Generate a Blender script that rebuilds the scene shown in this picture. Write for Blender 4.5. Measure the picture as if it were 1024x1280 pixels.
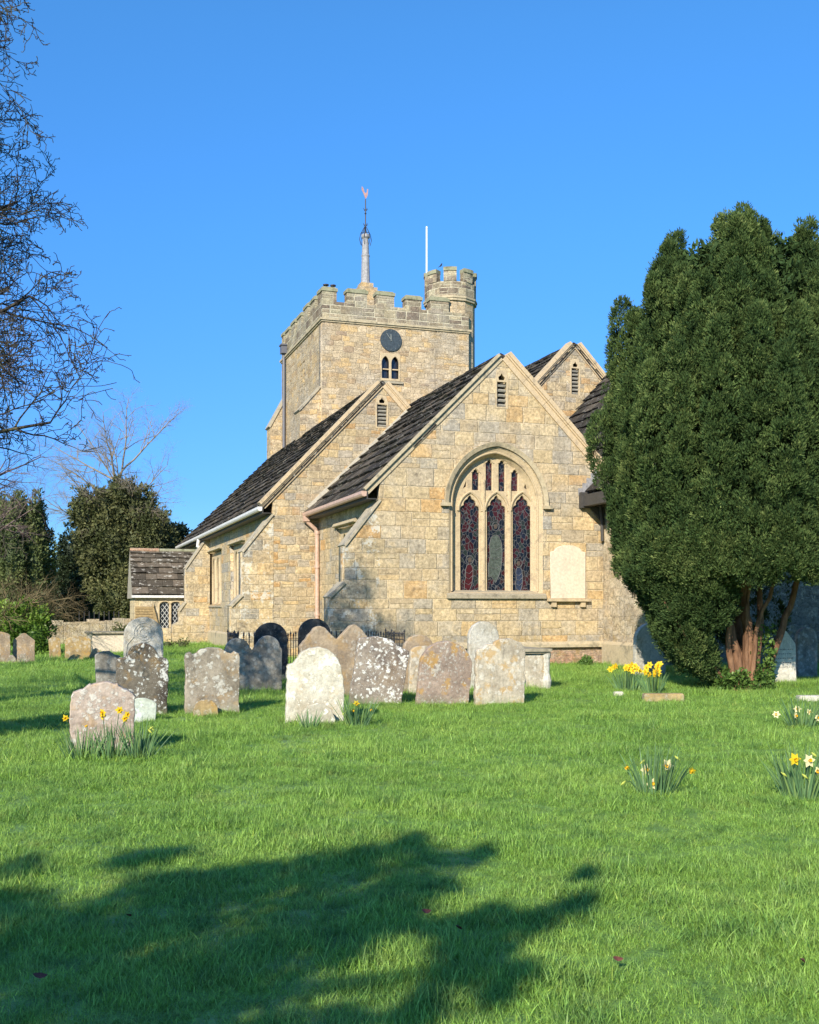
import bpy, bmesh, math, random
import numpy as np
from mathutils import Vector, Matrix, noise
R = math.radians
random.seed(7); rng = np.random.default_rng(7)
for o in list(bpy.data.objects): bpy.data.objects.remove(o)
scn = bpy.context.scene
COL = scn.collection

# ------------------------------------------------------------------ camera, sky, sun, exposure
F_PX, CX, HY, EYE = 1360.0, 512.0, 760.0, 1.6          # focal length, centre, horizon (in photograph pixels), eye height
cam = bpy.data.objects.new('camera', bpy.data.cameras.new('camera')); COL.objects.link(cam)
cam.location = (0, 0, EYE); cam.rotation_euler = (R(90), 0, 0)
cam.data.sensor_fit = 'VERTICAL'; cam.data.sensor_height = 36; cam.data.lens = 36 * F_PX / 1280
cam.data.shift_y = (HY - 640) / 1280
cam.data.clip_end = 2000; cam.data.clip_start = 0.05
scn.camera = cam
SUN_AZ = Vector((-0.33, -0.944)).normalized(); SUN_EL = R(28)
world = bpy.data.worlds.new('World'); scn.world = world; world.use_nodes = True
wn = world.node_tree; wn.nodes.clear()
sky = wn.nodes.new('ShaderNodeTexSky'); sky.sky_type = 'NISHITA'; sky.sun_disc = False
sky.sun_elevation = SUN_EL; sky.sun_rotation = math.atan2(SUN_AZ.x, SUN_AZ.y)
sky.air_density = 1.0; sky.dust_density = 0.3; sky.ozone_density = 1.6
hs = wn.nodes.new('ShaderNodeHueSaturation'); hs.inputs['Saturation'].default_value = 1.12; hs.inputs['Value'].default_value = 1.13
bg = wn.nodes.new('ShaderNodeBackground'); bg.inputs[1].default_value = 0.15
wo = wn.nodes.new('ShaderNodeOutputWorld')
tcw = wn.nodes.new('ShaderNodeTexCoord'); sxw = wn.nodes.new('ShaderNodeSeparateXYZ'); wn.links.new(tcw.outputs['Generated'], sxw.inputs[0])
rw = wn.nodes.new('ShaderNodeValToRGB'); wn.links.new(sxw.outputs[2], rw.inputs[0]); cr = rw.color_ramp
cr.elements[0].position = 0.0; cr.elements[0].color = (.19, .36, .62, 1); cr.elements[1].position = 1.0; cr.elements[1].color = (.55, .85, 1, 1)
for p_, c_ in ((.10, (.18, .37, .72)), (.19, (.225, .46, .82)), (.32, (.285, .60, .92)), (.47, (.345, .72, 1.0))): e_ = cr.elements.new(p_); e_.color = (*c_, 1)
mw = wn.nodes.new('ShaderNodeMix'); mw.data_type = 'RGBA'; mw.blend_type = 'MULTIPLY'; mw.inputs[0].default_value = 1
wn.links.new(sky.outputs[0], hs.inputs['Color']); wn.links.new(hs.outputs[0], mw.inputs[6]); wn.links.new(rw.outputs[0], mw.inputs[7]); wn.links.new(mw.outputs[2], bg.inputs[0]); wn.links.new(bg.outputs[0], wo.inputs[0])
sl = bpy.data.lights.new('sun', 'SUN'); sl.energy = 5.0; sl.angle = R(0.5); sl.color = (1.0, 0.91, 0.755)
sun = bpy.data.objects.new('sun', sl); COL.objects.link(sun)
sd = Vector((SUN_AZ.x * math.cos(SUN_EL), SUN_AZ.y * math.cos(SUN_EL), math.sin(SUN_EL)))
sun.rotation_euler = sd.to_track_quat('Z', 'Y').to_euler(); sun.location = (-10, -30, 30)
scn.view_settings.view_transform = 'Standard'; scn.view_settings.look = 'None'
scn.view_settings.exposure = 0.50; scn.view_settings.gamma = 1

# ------------------------------------------------------------------ layout maths
_n = math.hypot(450, 1360); VX, VY = -450/_n, 1360/_n; UX, UY = 1360/_n, 450/_n; OX, OY = 116/1360*30, 30.0
CH_ROT = math.atan2(UY, UX)
def W(u, v, z=0): return Vector((OX+u*UX+v*VX, OY+u*UY+v*VY, z))
def Epl(x, y, v):                                       # photograph pixel -> (u, z) on the church plane v
    d = (x-CX)/F_PX; px, py = OX+v*VX, OY+v*VY; det = -d*UY+UX
    t = (-px*UY+UX*py)/det; return (d*py-px)/det, EYE-(y-HY)/F_PX*t
def Spl(x, y, u):                                       # photograph pixel -> (v, z) on the church plane u
    d = (x-CX)/F_PX; px, py = OX+u*UX, OY+u*UY; det = -d*VY+VX
    t = (-px*VY+VX*py)/det; return (d*py-px)/det, EYE-(y-HY)/F_PX*t
def G(x, y):
    Y = F_PX*EYE/(y-HY); return Vector(((x-CX)/F_PX*Y, Y, 0))
def AT(x, y, Y): return Vector(((x-CX)/F_PX*Y, Y, EYE-(y-HY)/F_PX*Y))
def gz(x, y):
    return 0.035*noise.noise((x*0.35, y*0.35, 1.3)) + 0.012*noise.noise((x*1.1, y*1.1, 4.0))

# ------------------------------------------------------------------ object helpers
def tag(o, label=None, cat=None, group=None, kind=None):
    if label: o['label'] = label
    if cat: o['category'] = cat
    if group: o['group'] = group
    if kind: o['kind'] = kind
    return o
def empty(name, loc=(0, 0, 0), rz=0, label=None, cat=None, group=None):
    o = bpy.data.objects.new(name, None); COL.objects.link(o); o.location = loc; o.rotation_euler = (0, 0, rz)
    o.empty_display_size = 0.2
    return tag(o, label, cat, group)
def link(name, me, mat=None, parent=None, label=None):
    o = bpy.data.objects.new(name, me); COL.objects.link(o)
    if mat is not None and not len(me.materials): me.materials.append(mat)
    if parent is not None: o.parent = parent
    if label: o['label'] = label
    return o
def copy_tree(o, parent=None):
    c = o.copy(); COL.objects.link(c)
    if parent is not None: c.parent = parent; c.matrix_parent_inverse = o.matrix_parent_inverse
    for ch in [x for x in bpy.data.objects if x.parent == o]: copy_tree(ch, c)
    return c

class MB:
    def __init__(s): s.v = []; s.f = []; s.t = []
    def add(s, vs, fs, tint=None):
        b = len(s.v); s.v += [tuple(p) for p in vs]; s.f += [tuple(i+b for i in f) for f in fs]
        s.t += [tint if tint is not None else 0.5]*len(fs); return s
    def box(s, a, b, tint=None):
        x0, y0, z0 = a; x1, y1, z1 = b
        return s.add([(x0,y0,z0),(x1,y0,z0),(x1,y1,z0),(x0,y1,z0),(x0,y0,z1),(x1,y0,z1),(x1,y1,z1),(x0,y1,z1)],
            [(0,3,2,1),(4,5,6,7),(0,1,5,4),(1,2,6,5),(2,3,7,6),(3,0,4,7)], tint)
    def bar(s, p0, p1, w, h, up=(0,0,1), tint=None):    # box along p0->p1, w across, h along up
        p0 = Vector(p0); p1 = Vector(p1); d = (p1-p0).normalized(); up = Vector(up)
        a = d.cross(up).normalized()*w/2; b = a.cross(d).normalized()*h/2
        vs = [p+q for p in (p0, p1) for q in (-a-b, a-b, a+b, -a+b)]
        return s.add(vs, [(0,3,2,1),(4,5,6,7),(0,1,5,4),(1,2,6,5),(2,3,7,6),(3,0,4,7)], tint)
    def prism(s, poly, fn, d0, d1, tint=None):          # convex polygon swept from depth d0 to d1; fn(a,b,d)->xyz
        n = len(poly); vs = [fn(a, b, d0) for a, b in poly]+[fn(a, b, d1) for a, b in poly]
        fs = [tuple(range(n)), tuple(range(2*n-1, n-1, -1))]+[(i, (i+1) % n, n+(i+1) % n, n+i) for i in range(n)]
        return s.add(vs, fs, tint)
    def tube(s, pts, rad, n=6, cap=True, tint=None):
        pts = [Vector(p) for p in pts]; m = len(pts)
        if not hasattr(rad, '__len__'): rad = [rad]*m
        vs = []; fs = []; ref = None
        for i, p in enumerate(pts):
            d = (pts[min(i+1, m-1)]-pts[max(i-1, 0)])
            if d.length < 1e-9: d = Vector((0, 0, 1))
            d.normalize()
            if ref is None: ref = Vector((0, 0, 1)) if abs(d.z) < .9 else Vector((1, 0, 0))
            a = d.cross(ref).normalized(); b = a.cross(d); ref = b
            for k in range(n):
                t = 2*math.pi*k/n; vs.append(p+(a*math.cos(t)+b*math.sin(t))*rad[i])
        for i in range(m-1):
            for k in range(n): fs.append((i*n+k, i*n+(k+1) % n, (i+1)*n+(k+1) % n, (i+1)*n+k))
        if cap: fs += [tuple(range(n-1, -1, -1)), tuple((m-1)*n+k for k in range(n))]
        return s.add(vs, fs, tint)
    def lathe(s, c, prof, n=16, tint=None):
        c = Vector(c); vs = []; fs = []; m = len(prof)
        for r, z in prof:
            for k in range(n): t = 2*math.pi*k/n; vs.append(c+Vector((r*math.cos(t), r*math.sin(t), z)))
        for i in range(m-1):
            for k in range(n): fs.append((i*n+k, i*n+(k+1) % n, (i+1)*n+(k+1) % n, (i+1)*n+k))
        fs += [tuple(range(n-1, -1, -1)), tuple((m-1)*n+k for k in range(n))]
        return s.add(vs, fs, tint)
    def mesh(s, name, smooth=False, tints=False):
        me = bpy.data.meshes.new(name); me.from_pydata(s.v, [], s.f); me.update()
        if tints:
            at = me.attributes.new('tint', 'FLOAT', 'FACE'); at.data.foreach_set('value', np.array(s.t, np.float32))
        bm = bmesh.new(); bm.from_mesh(me); bmesh.ops.recalc_face_normals(bm, faces=bm.faces); bm.to_mesh(me); bm.free()
        if smooth: me.polygons.foreach_set('use_smooth', [True]*len(me.polygons))
        return me
    def obj(s, name, mat, parent=None, label=None, smooth=False, tints=False):
        return link(name, s.mesh(name, smooth, tints), mat, parent, label)

def fill2d(outer, holes=(), t=0.1, bevel=0.0):
    cu = bpy.data.curves.new('tmp', 'CURVE'); cu.dimensions = '2D'; cu.fill_mode = 'BOTH'
    cu.extrude = max(t/2-bevel, 0.0005); cu.bevel_depth = bevel; cu.bevel_resolution = 1; cu.offset = -bevel
    for pl in [outer]+list(holes):
        sp = cu.splines.new('POLY'); sp.points.add(len(pl)-1); sp.use_cyclic_u = True
        for p, (a, b) in zip(sp.points, pl): p.co = (a, b, 0, 1)
    o = bpy.data.objects.new('tmp', cu); COL.objects.link(o)
    dg = bpy.context.evaluated_depsgraph_get(); me = bpy.data.meshes.new_from_object(o.evaluated_get(dg))
    bpy.data.objects.remove(o); bpy.data.curves.remove(cu)
    return me
def plate(name, mat, parent, outer, holes=(), t=0.1, bevel=0, at=0.0, plane='uz', label=None):
    """plane 'uz': (a,b) -> (a, at..at+t, b);  'vz': (a,b) -> (at..at+t, a, b)"""
    me = fill2d(outer, holes, t, bevel); n = len(me.vertices); co = np.empty(n*3, np.float32); me.vertices.foreach_get('co', co)
    co = co.reshape(-1, 3); out = np.empty_like(co); d = co[:, 2]+t/2
    if plane == 'uz': out[:, 0] = co[:, 0]; out[:, 1] = at+d; out[:, 2] = co[:, 1]
    else: out[:, 1] = co[:, 0]; out[:, 0] = at+d; out[:, 2] = co[:, 1]
    me.vertices.foreach_set('co', out.ravel()); me.name = name
    bm = bmesh.new(); bm.from_mesh(me); bmesh.ops.remove_doubles(bm, verts=bm.verts, dist=1e-5); bmesh.ops.recalc_face_normals(bm, faces=bm.faces); bm.to_mesh(me); bm.free()
    me.materials.clear()
    return link(name, me, mat, parent, label)
def arch(c, hw, z0, zs, rise, n=12):                    # pointed arch outline, ccw from bottom left
    Rr = (hw*hw+rise*rise)/(2*hw); pts = [(c-hw, z0), (c+hw, z0)]
    a1 = math.atan2(rise, Rr-hw) if Rr > hw else math.pi/2
    a1 = math.asin(min(1, rise/Rr))
    for k in range(n+1): t = a1*k/n; pts.append((c+hw-Rr+Rr*math.cos(t), zs+Rr*math.sin(t)))
    for k in range(n-1, -1, -1): t = a1*k/n; pts.append((c-hw+Rr-Rr*math.cos(t), zs+Rr*math.sin(t)))
    return pts
def strip(mb, A, B, fa, fb):                            # closed quad strip between outlines A and B
    n = len(A); vs = [fa(*p) for p in A]+[fb(*p) for p in B]
    mb.add(vs, [(i, (i+1) % n, n+(i+1) % n, n+i) for i in range(n)])

# ------------------------------------------------------------------ materials
class NT:
    def __init__(s, name, rough=0.85, spec=0.3):
        s.m = bpy.data.materials.new(name); s.m.use_nodes = True; s.t = s.m.node_tree; s.t.nodes.clear()
        s.out = s.n('ShaderNodeOutputMaterial'); s.b = s.n('ShaderNodeBsdfPrincipled'); s.l(s.b.outputs[0], s.out.inputs[0])
        s.b.inputs['Roughness'].default_value = rough; s.b.inputs['Specular IOR Level'].default_value = spec
    def n(s, t): return s.t.nodes.new(t)
    def l(s, a, b): s.t.links.new(a, b)
    def put(s, sock, v):
        if isinstance(v, bpy.types.NodeSocket): s.l(v, sock)
        elif v is not None: sock.default_value = v
    def math(s, op, a, b=None, c=None, clamp=False):
        q = s.n('ShaderNodeMath'); q.operation = op; q.use_clamp = clamp
        for i, x in enumerate((a, b, c)): s.put(q.inputs[i], x) if x is not None else None
        return q.outputs[0]
    def co(s, kind='Object'): return s.n('ShaderNodeTexCoord').outputs[kind]
    def pos(s): return s.n('ShaderNodeNewGeometry').outputs['Position']
    def sep(s, v):
        q = s.n('ShaderNodeSeparateXYZ'); s.l(v, q.inputs[0]); return q.outputs
    def comb(s, x, y, z):
        q = s.n('ShaderNodeCombineXYZ')
        for i, a in enumerate((x, y, z)): s.put(q.inputs[i], a)
        return q.outputs[0]
    def vscale(s, v, sc, off=(0, 0, 0)):
        q = s.n('ShaderNodeMapping'); s.l(v, q.inputs[0]); q.inputs['Scale'].default_value = sc; q.inputs['Location'].default_value = off; return q.outputs[0]
    def noise(s, v, scale, detail=4, rough=0.55, dist=0, col=False):
        q = s.n('ShaderNodeTexNoise'); s.put(q.inputs['Vector'], v); q.inputs['Scale'].default_value = scale
        q.inputs['Detail'].default_value = detail; q.inputs['Roughness'].default_value = rough; q.inputs['Distortion'].default_value = dist
        return q.outputs[1 if col else 0]
    def vor(s, v, scale, feat='F1', rand=1):
        q = s.n('ShaderNodeTexVoronoi'); q.feature = feat; s.put(q.inputs['Vector'], v); q.inputs['Scale'].default_value = scale
        q.inputs['Randomness'].default_value = rand; return q
    def white(s, v):
        q = s.n('ShaderNodeTexWhiteNoise'); q.noise_dimensions = '3D'; s.l(v, q.inputs['Vector']); return q.outputs
    def ramp(s, fac, stops, interp='LINEAR'):
        q = s.n('ShaderNodeValToRGB'); s.put(q.inputs[0], fac); cr = q.color_ramp; cr.interpolation = interp
        while len(cr.elements) > 1: cr.elements.remove(cr.elements[0])
        for i, (p, c) in enumerate(stops):
            e = cr.elements[0] if i == 0 else cr.elements.new(p); e.position = p
            e.color = (*c, 1) if hasattr(c, '__len__') else (c, c, c, 1)
        return q.outputs[0]
    def step(s, x, a, b, lo=0.0, hi=1.0):
        q = s.n('ShaderNodeMapRange'); q.interpolation_type = 'SMOOTHSTEP'; s.put(q.inputs[0], x)
        for i, k in enumerate((a, b, lo, hi)): q.inputs[i+1].default_value = k
        return q.outputs[0]
    def mix(s, f, a, b, mode='MIX'):
        q = s.n('ShaderNodeMix'); q.data_type = 'RGBA'; q.blend_type = mode; s.put(q.inputs[0], f)
        for k, x in ((6, a), (7, b)):
            if isinstance(x, bpy.types.NodeSocket): s.l(x, q.inputs[k])
            elif hasattr(x, '__len__'): q.inputs[k].default_value = (*x[:3], 1)
            else: q.inputs[k].default_value = (x, x, x, 1)
        return q.outputs[2]
    def attr(s, name):
        q = s.n('ShaderNodeAttribute'); q.attribute_name = name; return q.outputs['Fac']
    def bump(s, h, strength=0.5, dist=0.02):
        q = s.n('ShaderNodeBump'); s.l(h, q.inputs['Height']); q.inputs['Strength'].default_value = strength; q.inputs['Distance'].default_value = dist
        s.l(q.outputs[0], s.b.inputs['Normal'])
    def color(s, c): s.put(s.b.inputs['Base Color'], c if isinstance(c, bpy.types.NodeSocket) else (*c, 1)); return s.m

def masonry(name, h, w, stops, mortar=(.59, .48, .32), seed=0, mort=(0.002, 0.018), patch=0.5, low=True, rubble=0.0, wash=(.60, .46, .27), grey=(.34, .31, .26), worn=False):
    t = NT(name, 0.92, 0.15); c = t.co(); wob = t.noise(c, 3.0, 3); 
    x, y, z = t.sep(c); nx, ny, nz = t.sep(t.co('Normal'))
    anx = t.math('ABSOLUTE', nx); any_ = t.math('ABSOLUTE', ny)
    fx = t.math('GREATER_THAN', anx, 0.85); fy = t.math('GREATER_THAN', any_, 0.85)
    diag = t.math('MULTIPLY', t.math('SUBTRACT', x, y), 0.75)
    al = t.math('ADD', t.math('MULTIPLY', y, fx), t.math('MULTIPLY', x, fy))
    al = t.math('ADD', al, t.math('MULTIPLY', diag, t.math('SUBTRACT', t.math('SUBTRACT', 1.0, fx), fy)))
    wv = t.math('MULTIPLY', t.math('SUBTRACT', wob, 0.5), 0.05+0.22*rubble)
    al = t.math('ADD', al, wv)
    zn = t.noise(t.comb(0.0, 0.0, t.math('ADD', z, seed*3.1)), 1.7, 1)
    z2 = t.math('DIVIDE', t.math('ADD', t.math('ADD', z, t.math('MULTIPLY', wv, 0.5+rubble)), t.math('MULTIPLY', zn, h*1.5)), h)
    row = t.math('FLOOR', z2); fz = t.math('FRACT', z2)
    rr = t.white(t.comb(row, seed+0.5, 3.0))[0]
    an = t.noise(t.comb(t.math('ADD', al, t.math('MULTIPLY', row, 7.31)), 0.0, seed), 1.0/(w*1.6), 1)
    a2 = t.math('ADD', t.math('DIVIDE', al, w), t.math('ADD', t.math('MULTIPLY', rr, 9.0), t.math('MULTIPLY', an, 1.5)))
    col = t.math('FLOOR', a2); fa = t.math('FRACT', a2)
    spl = t.math('LESS_THAN', t.white(t.comb(row, col, seed+9.0))[0], 0.25)
    fz2 = t.math('FRACT', t.math('MULTIPLY', fz, 2.0)); sub = t.math('MULTIPLY', spl, t.math('FLOOR', t.math('MULTIPLY', fz, 2.0)))
    fzz = t.math('ADD', t.math('MULTIPLY', fz2, spl), t.math('MULTIPLY', fz, t.math('SUBTRACT', 1.0, spl)))
    hh = t.math('MULTIPLY', t.math('SUBTRACT', 1.0, t.math('MULTIPLY', spl, 0.5)), h)
    dz = t.math('MULTIPLY', t.math('MINIMUM', fzz, t.math('SUBTRACT', 1.0, fzz)), hh)
    da = t.math('MULTIPLY', t.math('MINIMUM', fa, t.math('SUBTRACT', 1.0, fa)), w)
    d = t.math('MINIMUM', dz, da)
    fine = t.noise(c, 22, 6, 0.65)
    edge = t.noise(c, 8, 5, .7)
    d = t.math('ADD', d, t.math('ADD', t.math('MULTIPLY', t.math('SUBTRACT', fine, 0.5), 0.03), t.math('MULTIPLY', t.math('SUBTRACT', .5, edge), 0.05)))
    mm = t.step(d, mort[0], mort[1])
    idc = t.white(t.comb(t.math('ADD', row, t.math('MULTIPLY', sub, 0.37)), col, seed+1.0)); idn = t.sep(idc[1])
    base = t.ramp(idn[0], stops)
    big = t.noise(c, 0.55, 5, 0.6); mid = t.noise(c, 2.6, 6, 0.65)
    base = t.mix(t.math('MULTIPLY', t.step(big, 0.50, 0.62), 0.48), base, grey)
    base = t.mix(t.math('MULTIPLY', t.step(mid, 0.52, 0.68), patch), base, wash)
    vary = t.ramp(t.math('ADD', t.math('MULTIPLY', t.noise(c, 7, 8, 0.75), .6), t.math('MULTIPLY', t.noise(c, 2.1, 5, 0.6), .4)), [(0.34, .42), (.44, .82), (.52, 1.02), (.60, 1.22), (0.70, 1.55)])
    spk = t.noise(c, 13, 4, .75); vary = t.mix(1.0, vary, t.ramp(spk, [(.34, .62), (.5, 1.0), (.66, 1.30)]), 'MULTIPLY')
    base = t.mix(1.0, base, vary, 'MULTIPLY')
    base = t.mix(t.math('MULTIPLY', t.step(t.noise(c, 6.5, 5, .7), .55, .68), .35), base, (.62, .52, .36))
    pits = t.step(t.noise(c, 34, 3, .6), 0.66, 0.74)
    base = t.mix(t.math('MULTIPLY', pits, 0.65), base, (.14, .11, .07))
    strk = t.step(t.noise(t.vscale(c, (2.2, 2.2, .35)), 1.6, 6, .7), .56, .70)
    base = t.mix(t.math('MULTIPLY', strk, .5), base, (.20, .165, .12))
    base = t.mix(t.math('MULTIPLY', t.math('SUBTRACT', 1.0, mm), t.step(t.noise(c, 1.9, 4, .6), .32, .62, .15, .9)), base, mortar)
    if low:
        lz = t.math('ADD', z, t.math('MULTIPLY', mid, 1.6))
        li = t.math('MULTIPLY', t.step(lz, 2.4, 1.1), t.step(t.noise(c, 3.7, 6, .7), 0.5, 0.62))
        base = t.mix(t.math('MULTIPLY', li, 0.55), base, (.40, .27, .09))
        dk = t.math('MULTIPLY', t.step(lz, 1.9, .9), t.step(t.noise(c, 5.1, 6, .75), 0.48, 0.6))
        base = t.mix(t.math('MULTIPLY', dk, 0.5), base, (.17, .15, .11))
        wh = t.step(t.noise(t.vscale(c, (1, 1, 1), (9, 4, 2)), 6, 5, .7), 0.64, 0.7)
        base = t.mix(t.math('MULTIPLY', wh, 0.5), base, (.62, .58, .48))
    if worn:
        lw_ = t.step(t.math('ADD', t.noise(c, 2.3, 7, .75), t.math('MULTIPLY', t.noise(c, 17, 5, .7), .25)), .66, .72); base = t.mix(t.math('MULTIPLY', lw_, .75), base, (.60, .58, .50))
    t.color(base)
    hgt = t.math('ADD', t.math('MULTIPLY', mm, t.math('ADD', 0.6, t.math('MULTIPLY', idn[1], 0.7))), t.math('MULTIPLY', fine, 0.7))
    t.bump(hgt, 1.0, 0.020)
    return t.m
ST_WARM = [(0.0, (.53, .41, .24)), (.2, (.44, .34, .21)), (.36, (.39, .34, .26)), (.5, (.50, .38, .21)), (.62, (.33, .30, .25)), (.76, (.55, .43, .26)), (.93, (.50, .36, .19)), (.98, (.52, .33, .15)), (1.0, (.52, .32, .14))]
ST_TOWER = [(0.0, (.50, .39, .25)), (.25, (.42, .33, .21)), (.45, (.55, .43, .28)), (.65, (.36, .28, .18)), (.82, (.56, .39, .19)), (1.0, (.30, .22, .15))]
ST_PAR = [(0.0, (.50, .42, .27)), (.15, (.32, .27, .18)), (.3, (.17, .125, .085)), (.5, (.38, .34, .23)), (.75, (.17, .13, .10)), (1.0, (.40, .33, .22))]
ST_SMALL = [(0.0, (.48, .38, .23)), (.3, (.40, .31, .19)), (.5, (.36, .31, .24)), (.7, (.50, .38, .21)), (.85, (.46, .28, .12)), (1.0, (.33, .28, .2))]
M = {}
M['wall'] = masonry('coursed_sandstone', .37, .60, ST_WARM, seed=1, patch=.6)
M['wall_worn'] = masonry('weathered_buttress_sandstone', .37, .60, ST_WARM, seed=1, patch=.25, grey=(.17, .155, .13), worn=True)
M['wall_small'] = masonry('small_coursed_sandstone', .24, .40, ST_SMALL, seed=2, rubble=.3, patch=.3)
M['wall_rough'] = masonry('rough_rubble_stone', .26, .38, [(0, (.48, .40, .27)), (.4, (.42, .33, .22)), (.7, (.52, .44, .31)), (1, (.38, .3, .2))], seed=3, rubble=1.0, patch=.6)
M['tower'] = masonry('tower_rubble_stone', .23, .42, ST_TOWER, seed=4, rubble=.7, patch=.35, low=False, mortar=(.58, .46, .31), wash=(.60, .45, .27))
M['parapet'] = masonry('parapet_stone', .27, .50, ST_PAR, seed=5, rubble=.1, patch=.15, low=False, mortar=(.56, .50, .36), mort=(.008, .026))
M['brick'] = masonry('old_red_brick', .075, .23, [(0, (.42, .22, .13)), (.5, (.5, .3, .19)), (1, (.36, .2, .14))], seed=6, mort=(.002, .008), patch=.4)
M['porch_wall'] = masonry('porch_ashlar', .32, .7, [(0, (.56, .44, .25)), (.5, (.60, .48, .29)), (1, (.5, .4, .24))], seed=8, patch=.3, mort=(.0, .008))

def trim(name, col, dark=(.25, .21, .15), amt=.5, lich=0.25, sc=1.0):
    t = NT(name, .9, .2); c = t.co(); a = t.noise(c, 3*sc, 6, .65); b = t.noise(c, 14*sc, 6, .7)
    k = t.mix(t.math('MULTIPLY', t.step(a, .5, .68), amt), col, dark)
    k = t.mix(1.0, k, t.ramp(b, [(.25, .75), (.75, 1.2)]), 'MULTIPLY')
    k = t.mix(t.math('MULTIPLY', t.step(t.noise(c, 9*sc, 5, .7), .6, .66), lich), k, (.62, .60, .52))
    t.color(k); t.bump(b, .5, .01); return t.m
M['lime'] = trim('pale_limestone', (.51, .40, .25), (.26, .20, .14), .65, .18, 1.3)
M['hood'] = trim('weathered_hood_stone', (.46, .38, .25), (.20, .18, .13), .8, .3)
M['sill'] = trim('weathered_sill_stone', (.36, .31, .22), (.17, .15, .11), .8, .3)
M['coping'] = trim('coping_stone', (.55, .42, .26), (.27, .22, .16), .6, .25, 1.2)
M['cap'] = trim('mossy_merlon_cap', (.30, .29, .19), (.12, .12, .06), .8, .3)
M['butt_cap'] = trim('lichen_buttress_stone', (.42, .36, .26), (.16, .14, .11), .7, .7)
M['tablet'] = trim('smooth_pale_tablet', (.66, .55, .42), (.56, .44, .33), .4, .1)
M['plain_side'] = trim('grey_side_stone', (.36, .32, .25), (.2, .17, .12), .6, .5)
def plain(name, col, rough=.6, metal=0, spec=.4, n=0.25):
    t = NT(name, rough, spec); c = t.co(); k = t.mix(1.0, col, t.ramp(t.noise(c, 12, 5, .6), [(.25, 1-n), (.75, 1+n)]), 'MULTIPLY')
    t.b.inputs['Metallic'].default_value = metal; t.color(k); return t.m
M['pink'] = plain('pink_painted_iron', (.50, .34, .26), .5)
M['white'] = plain('white_painted_gutter', (.66, .64, .60), .45)
M['dark_iron'] = plain('dark_cast_iron', (.035, .033, .035), .55)
M['grey_pipe'] = plain('weathered_lead_pipe', (.12, .12, .14), .5)
M['lead'] = plain('grey_lead', (.30, .29, .29), .6, .1, n=.4)
M['shade_stone'] = masonry('dark_weathered_rubble', .26, .38, [(0, (.16, .15, .12)), (.5, (.11, .105, .09)), (1, (.2, .18, .14))], seed=3, rubble=1.0, patch=.2, mortar=(.2, .18, .15), wash=(.2, .18, .15), grey=(.1, .1, .09))  # annexe rubble with the yew's shade put into its colour as darker stone
M['flash'] = trim('lime_mortar_fillet', (.50, .45, .36), (.30, .26, .2), .8, .5, 1.5)
M['blackbox'] = plain('dark_gutter_lead', (.06, .055, .05), .6)
M['wood'] = plain('weathered_oak', (.33, .23, .11), .8, n=.4)
M['louvre'] = plain('grey_louvre_slate', (.30, .28, .23), .85)
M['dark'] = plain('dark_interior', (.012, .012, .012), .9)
M['glassdark'] = plain('dark_old_glass', (.02, .022, .03), .18, 0, .6)
M['clock'] = plain('slate_blue_clock_face', (.045, .06, .07), .5, n=.35)
M['gold'] = plain('tarnished_gilt', (.24, .25, .22), .45, .3)
M['whitepole'] = plain('white_flagpole_paint', (.80, .80, .80), .4, n=.05)
M['vane'] = plain('coppery_weathervane', (.62, .34, .28), .4, .4)

def roofmat():
    t = NT('horsham_stone_slates', .92, .12); c = t.co(); ti = t.attr('tint')
    k = t.ramp(ti, [(0, (.028, .024, .021)), (.45, (.046, .040, .034)), (.8, (.085, .070, .054)), (1, (.13, .105, .08))])
    k = t.mix(1.0, k, t.ramp(t.noise(c, 10, 6, .7), [(.3, .55), (.75, 1.5)]), 'MULTIPLY')
    k = t.mix(t.math('MULTIPLY', t.step(t.noise(c, 5.5, 6, .75), .57, .63), .8), k, (.30, .29, .25))
    k = t.mix(t.math('MULTIPLY', t.step(t.noise(c, 2.2, 5, .7), .52, .66), .5), k, (.055, .055, .026))
    t.color(k); t.bump(t.noise(c, 22, 5, .6), .6, .02); return t.m
M['roof'] = roofmat()
def porchroof():
    t = NT('porch_stone_slates', .92, .12); c = t.co(); ti = t.attr('tint')
    k = t.ramp(ti, [(0, (.06, .05, .039)), (.5, (.095, .08, .06)), (1, (.15, .12, .09))])
    k = t.mix(1.0, k, t.ramp(t.noise(c, 7, 6, .7), [(.3, .6), (.75, 1.4)]), 'MULTIPLY')
    k = t.mix(t.math('MULTIPLY', t.step(t.noise(t.vscale(c, (1, 1, 2.2)), 3.6, 6, .7), .56, .62), .8), k, (.46, .43, .37))
    t.color(k); t.bump(t.noise(c, 20, 5, .6), .6, .02); return t.m
M['roof_porch'] = porchroof()

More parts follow.
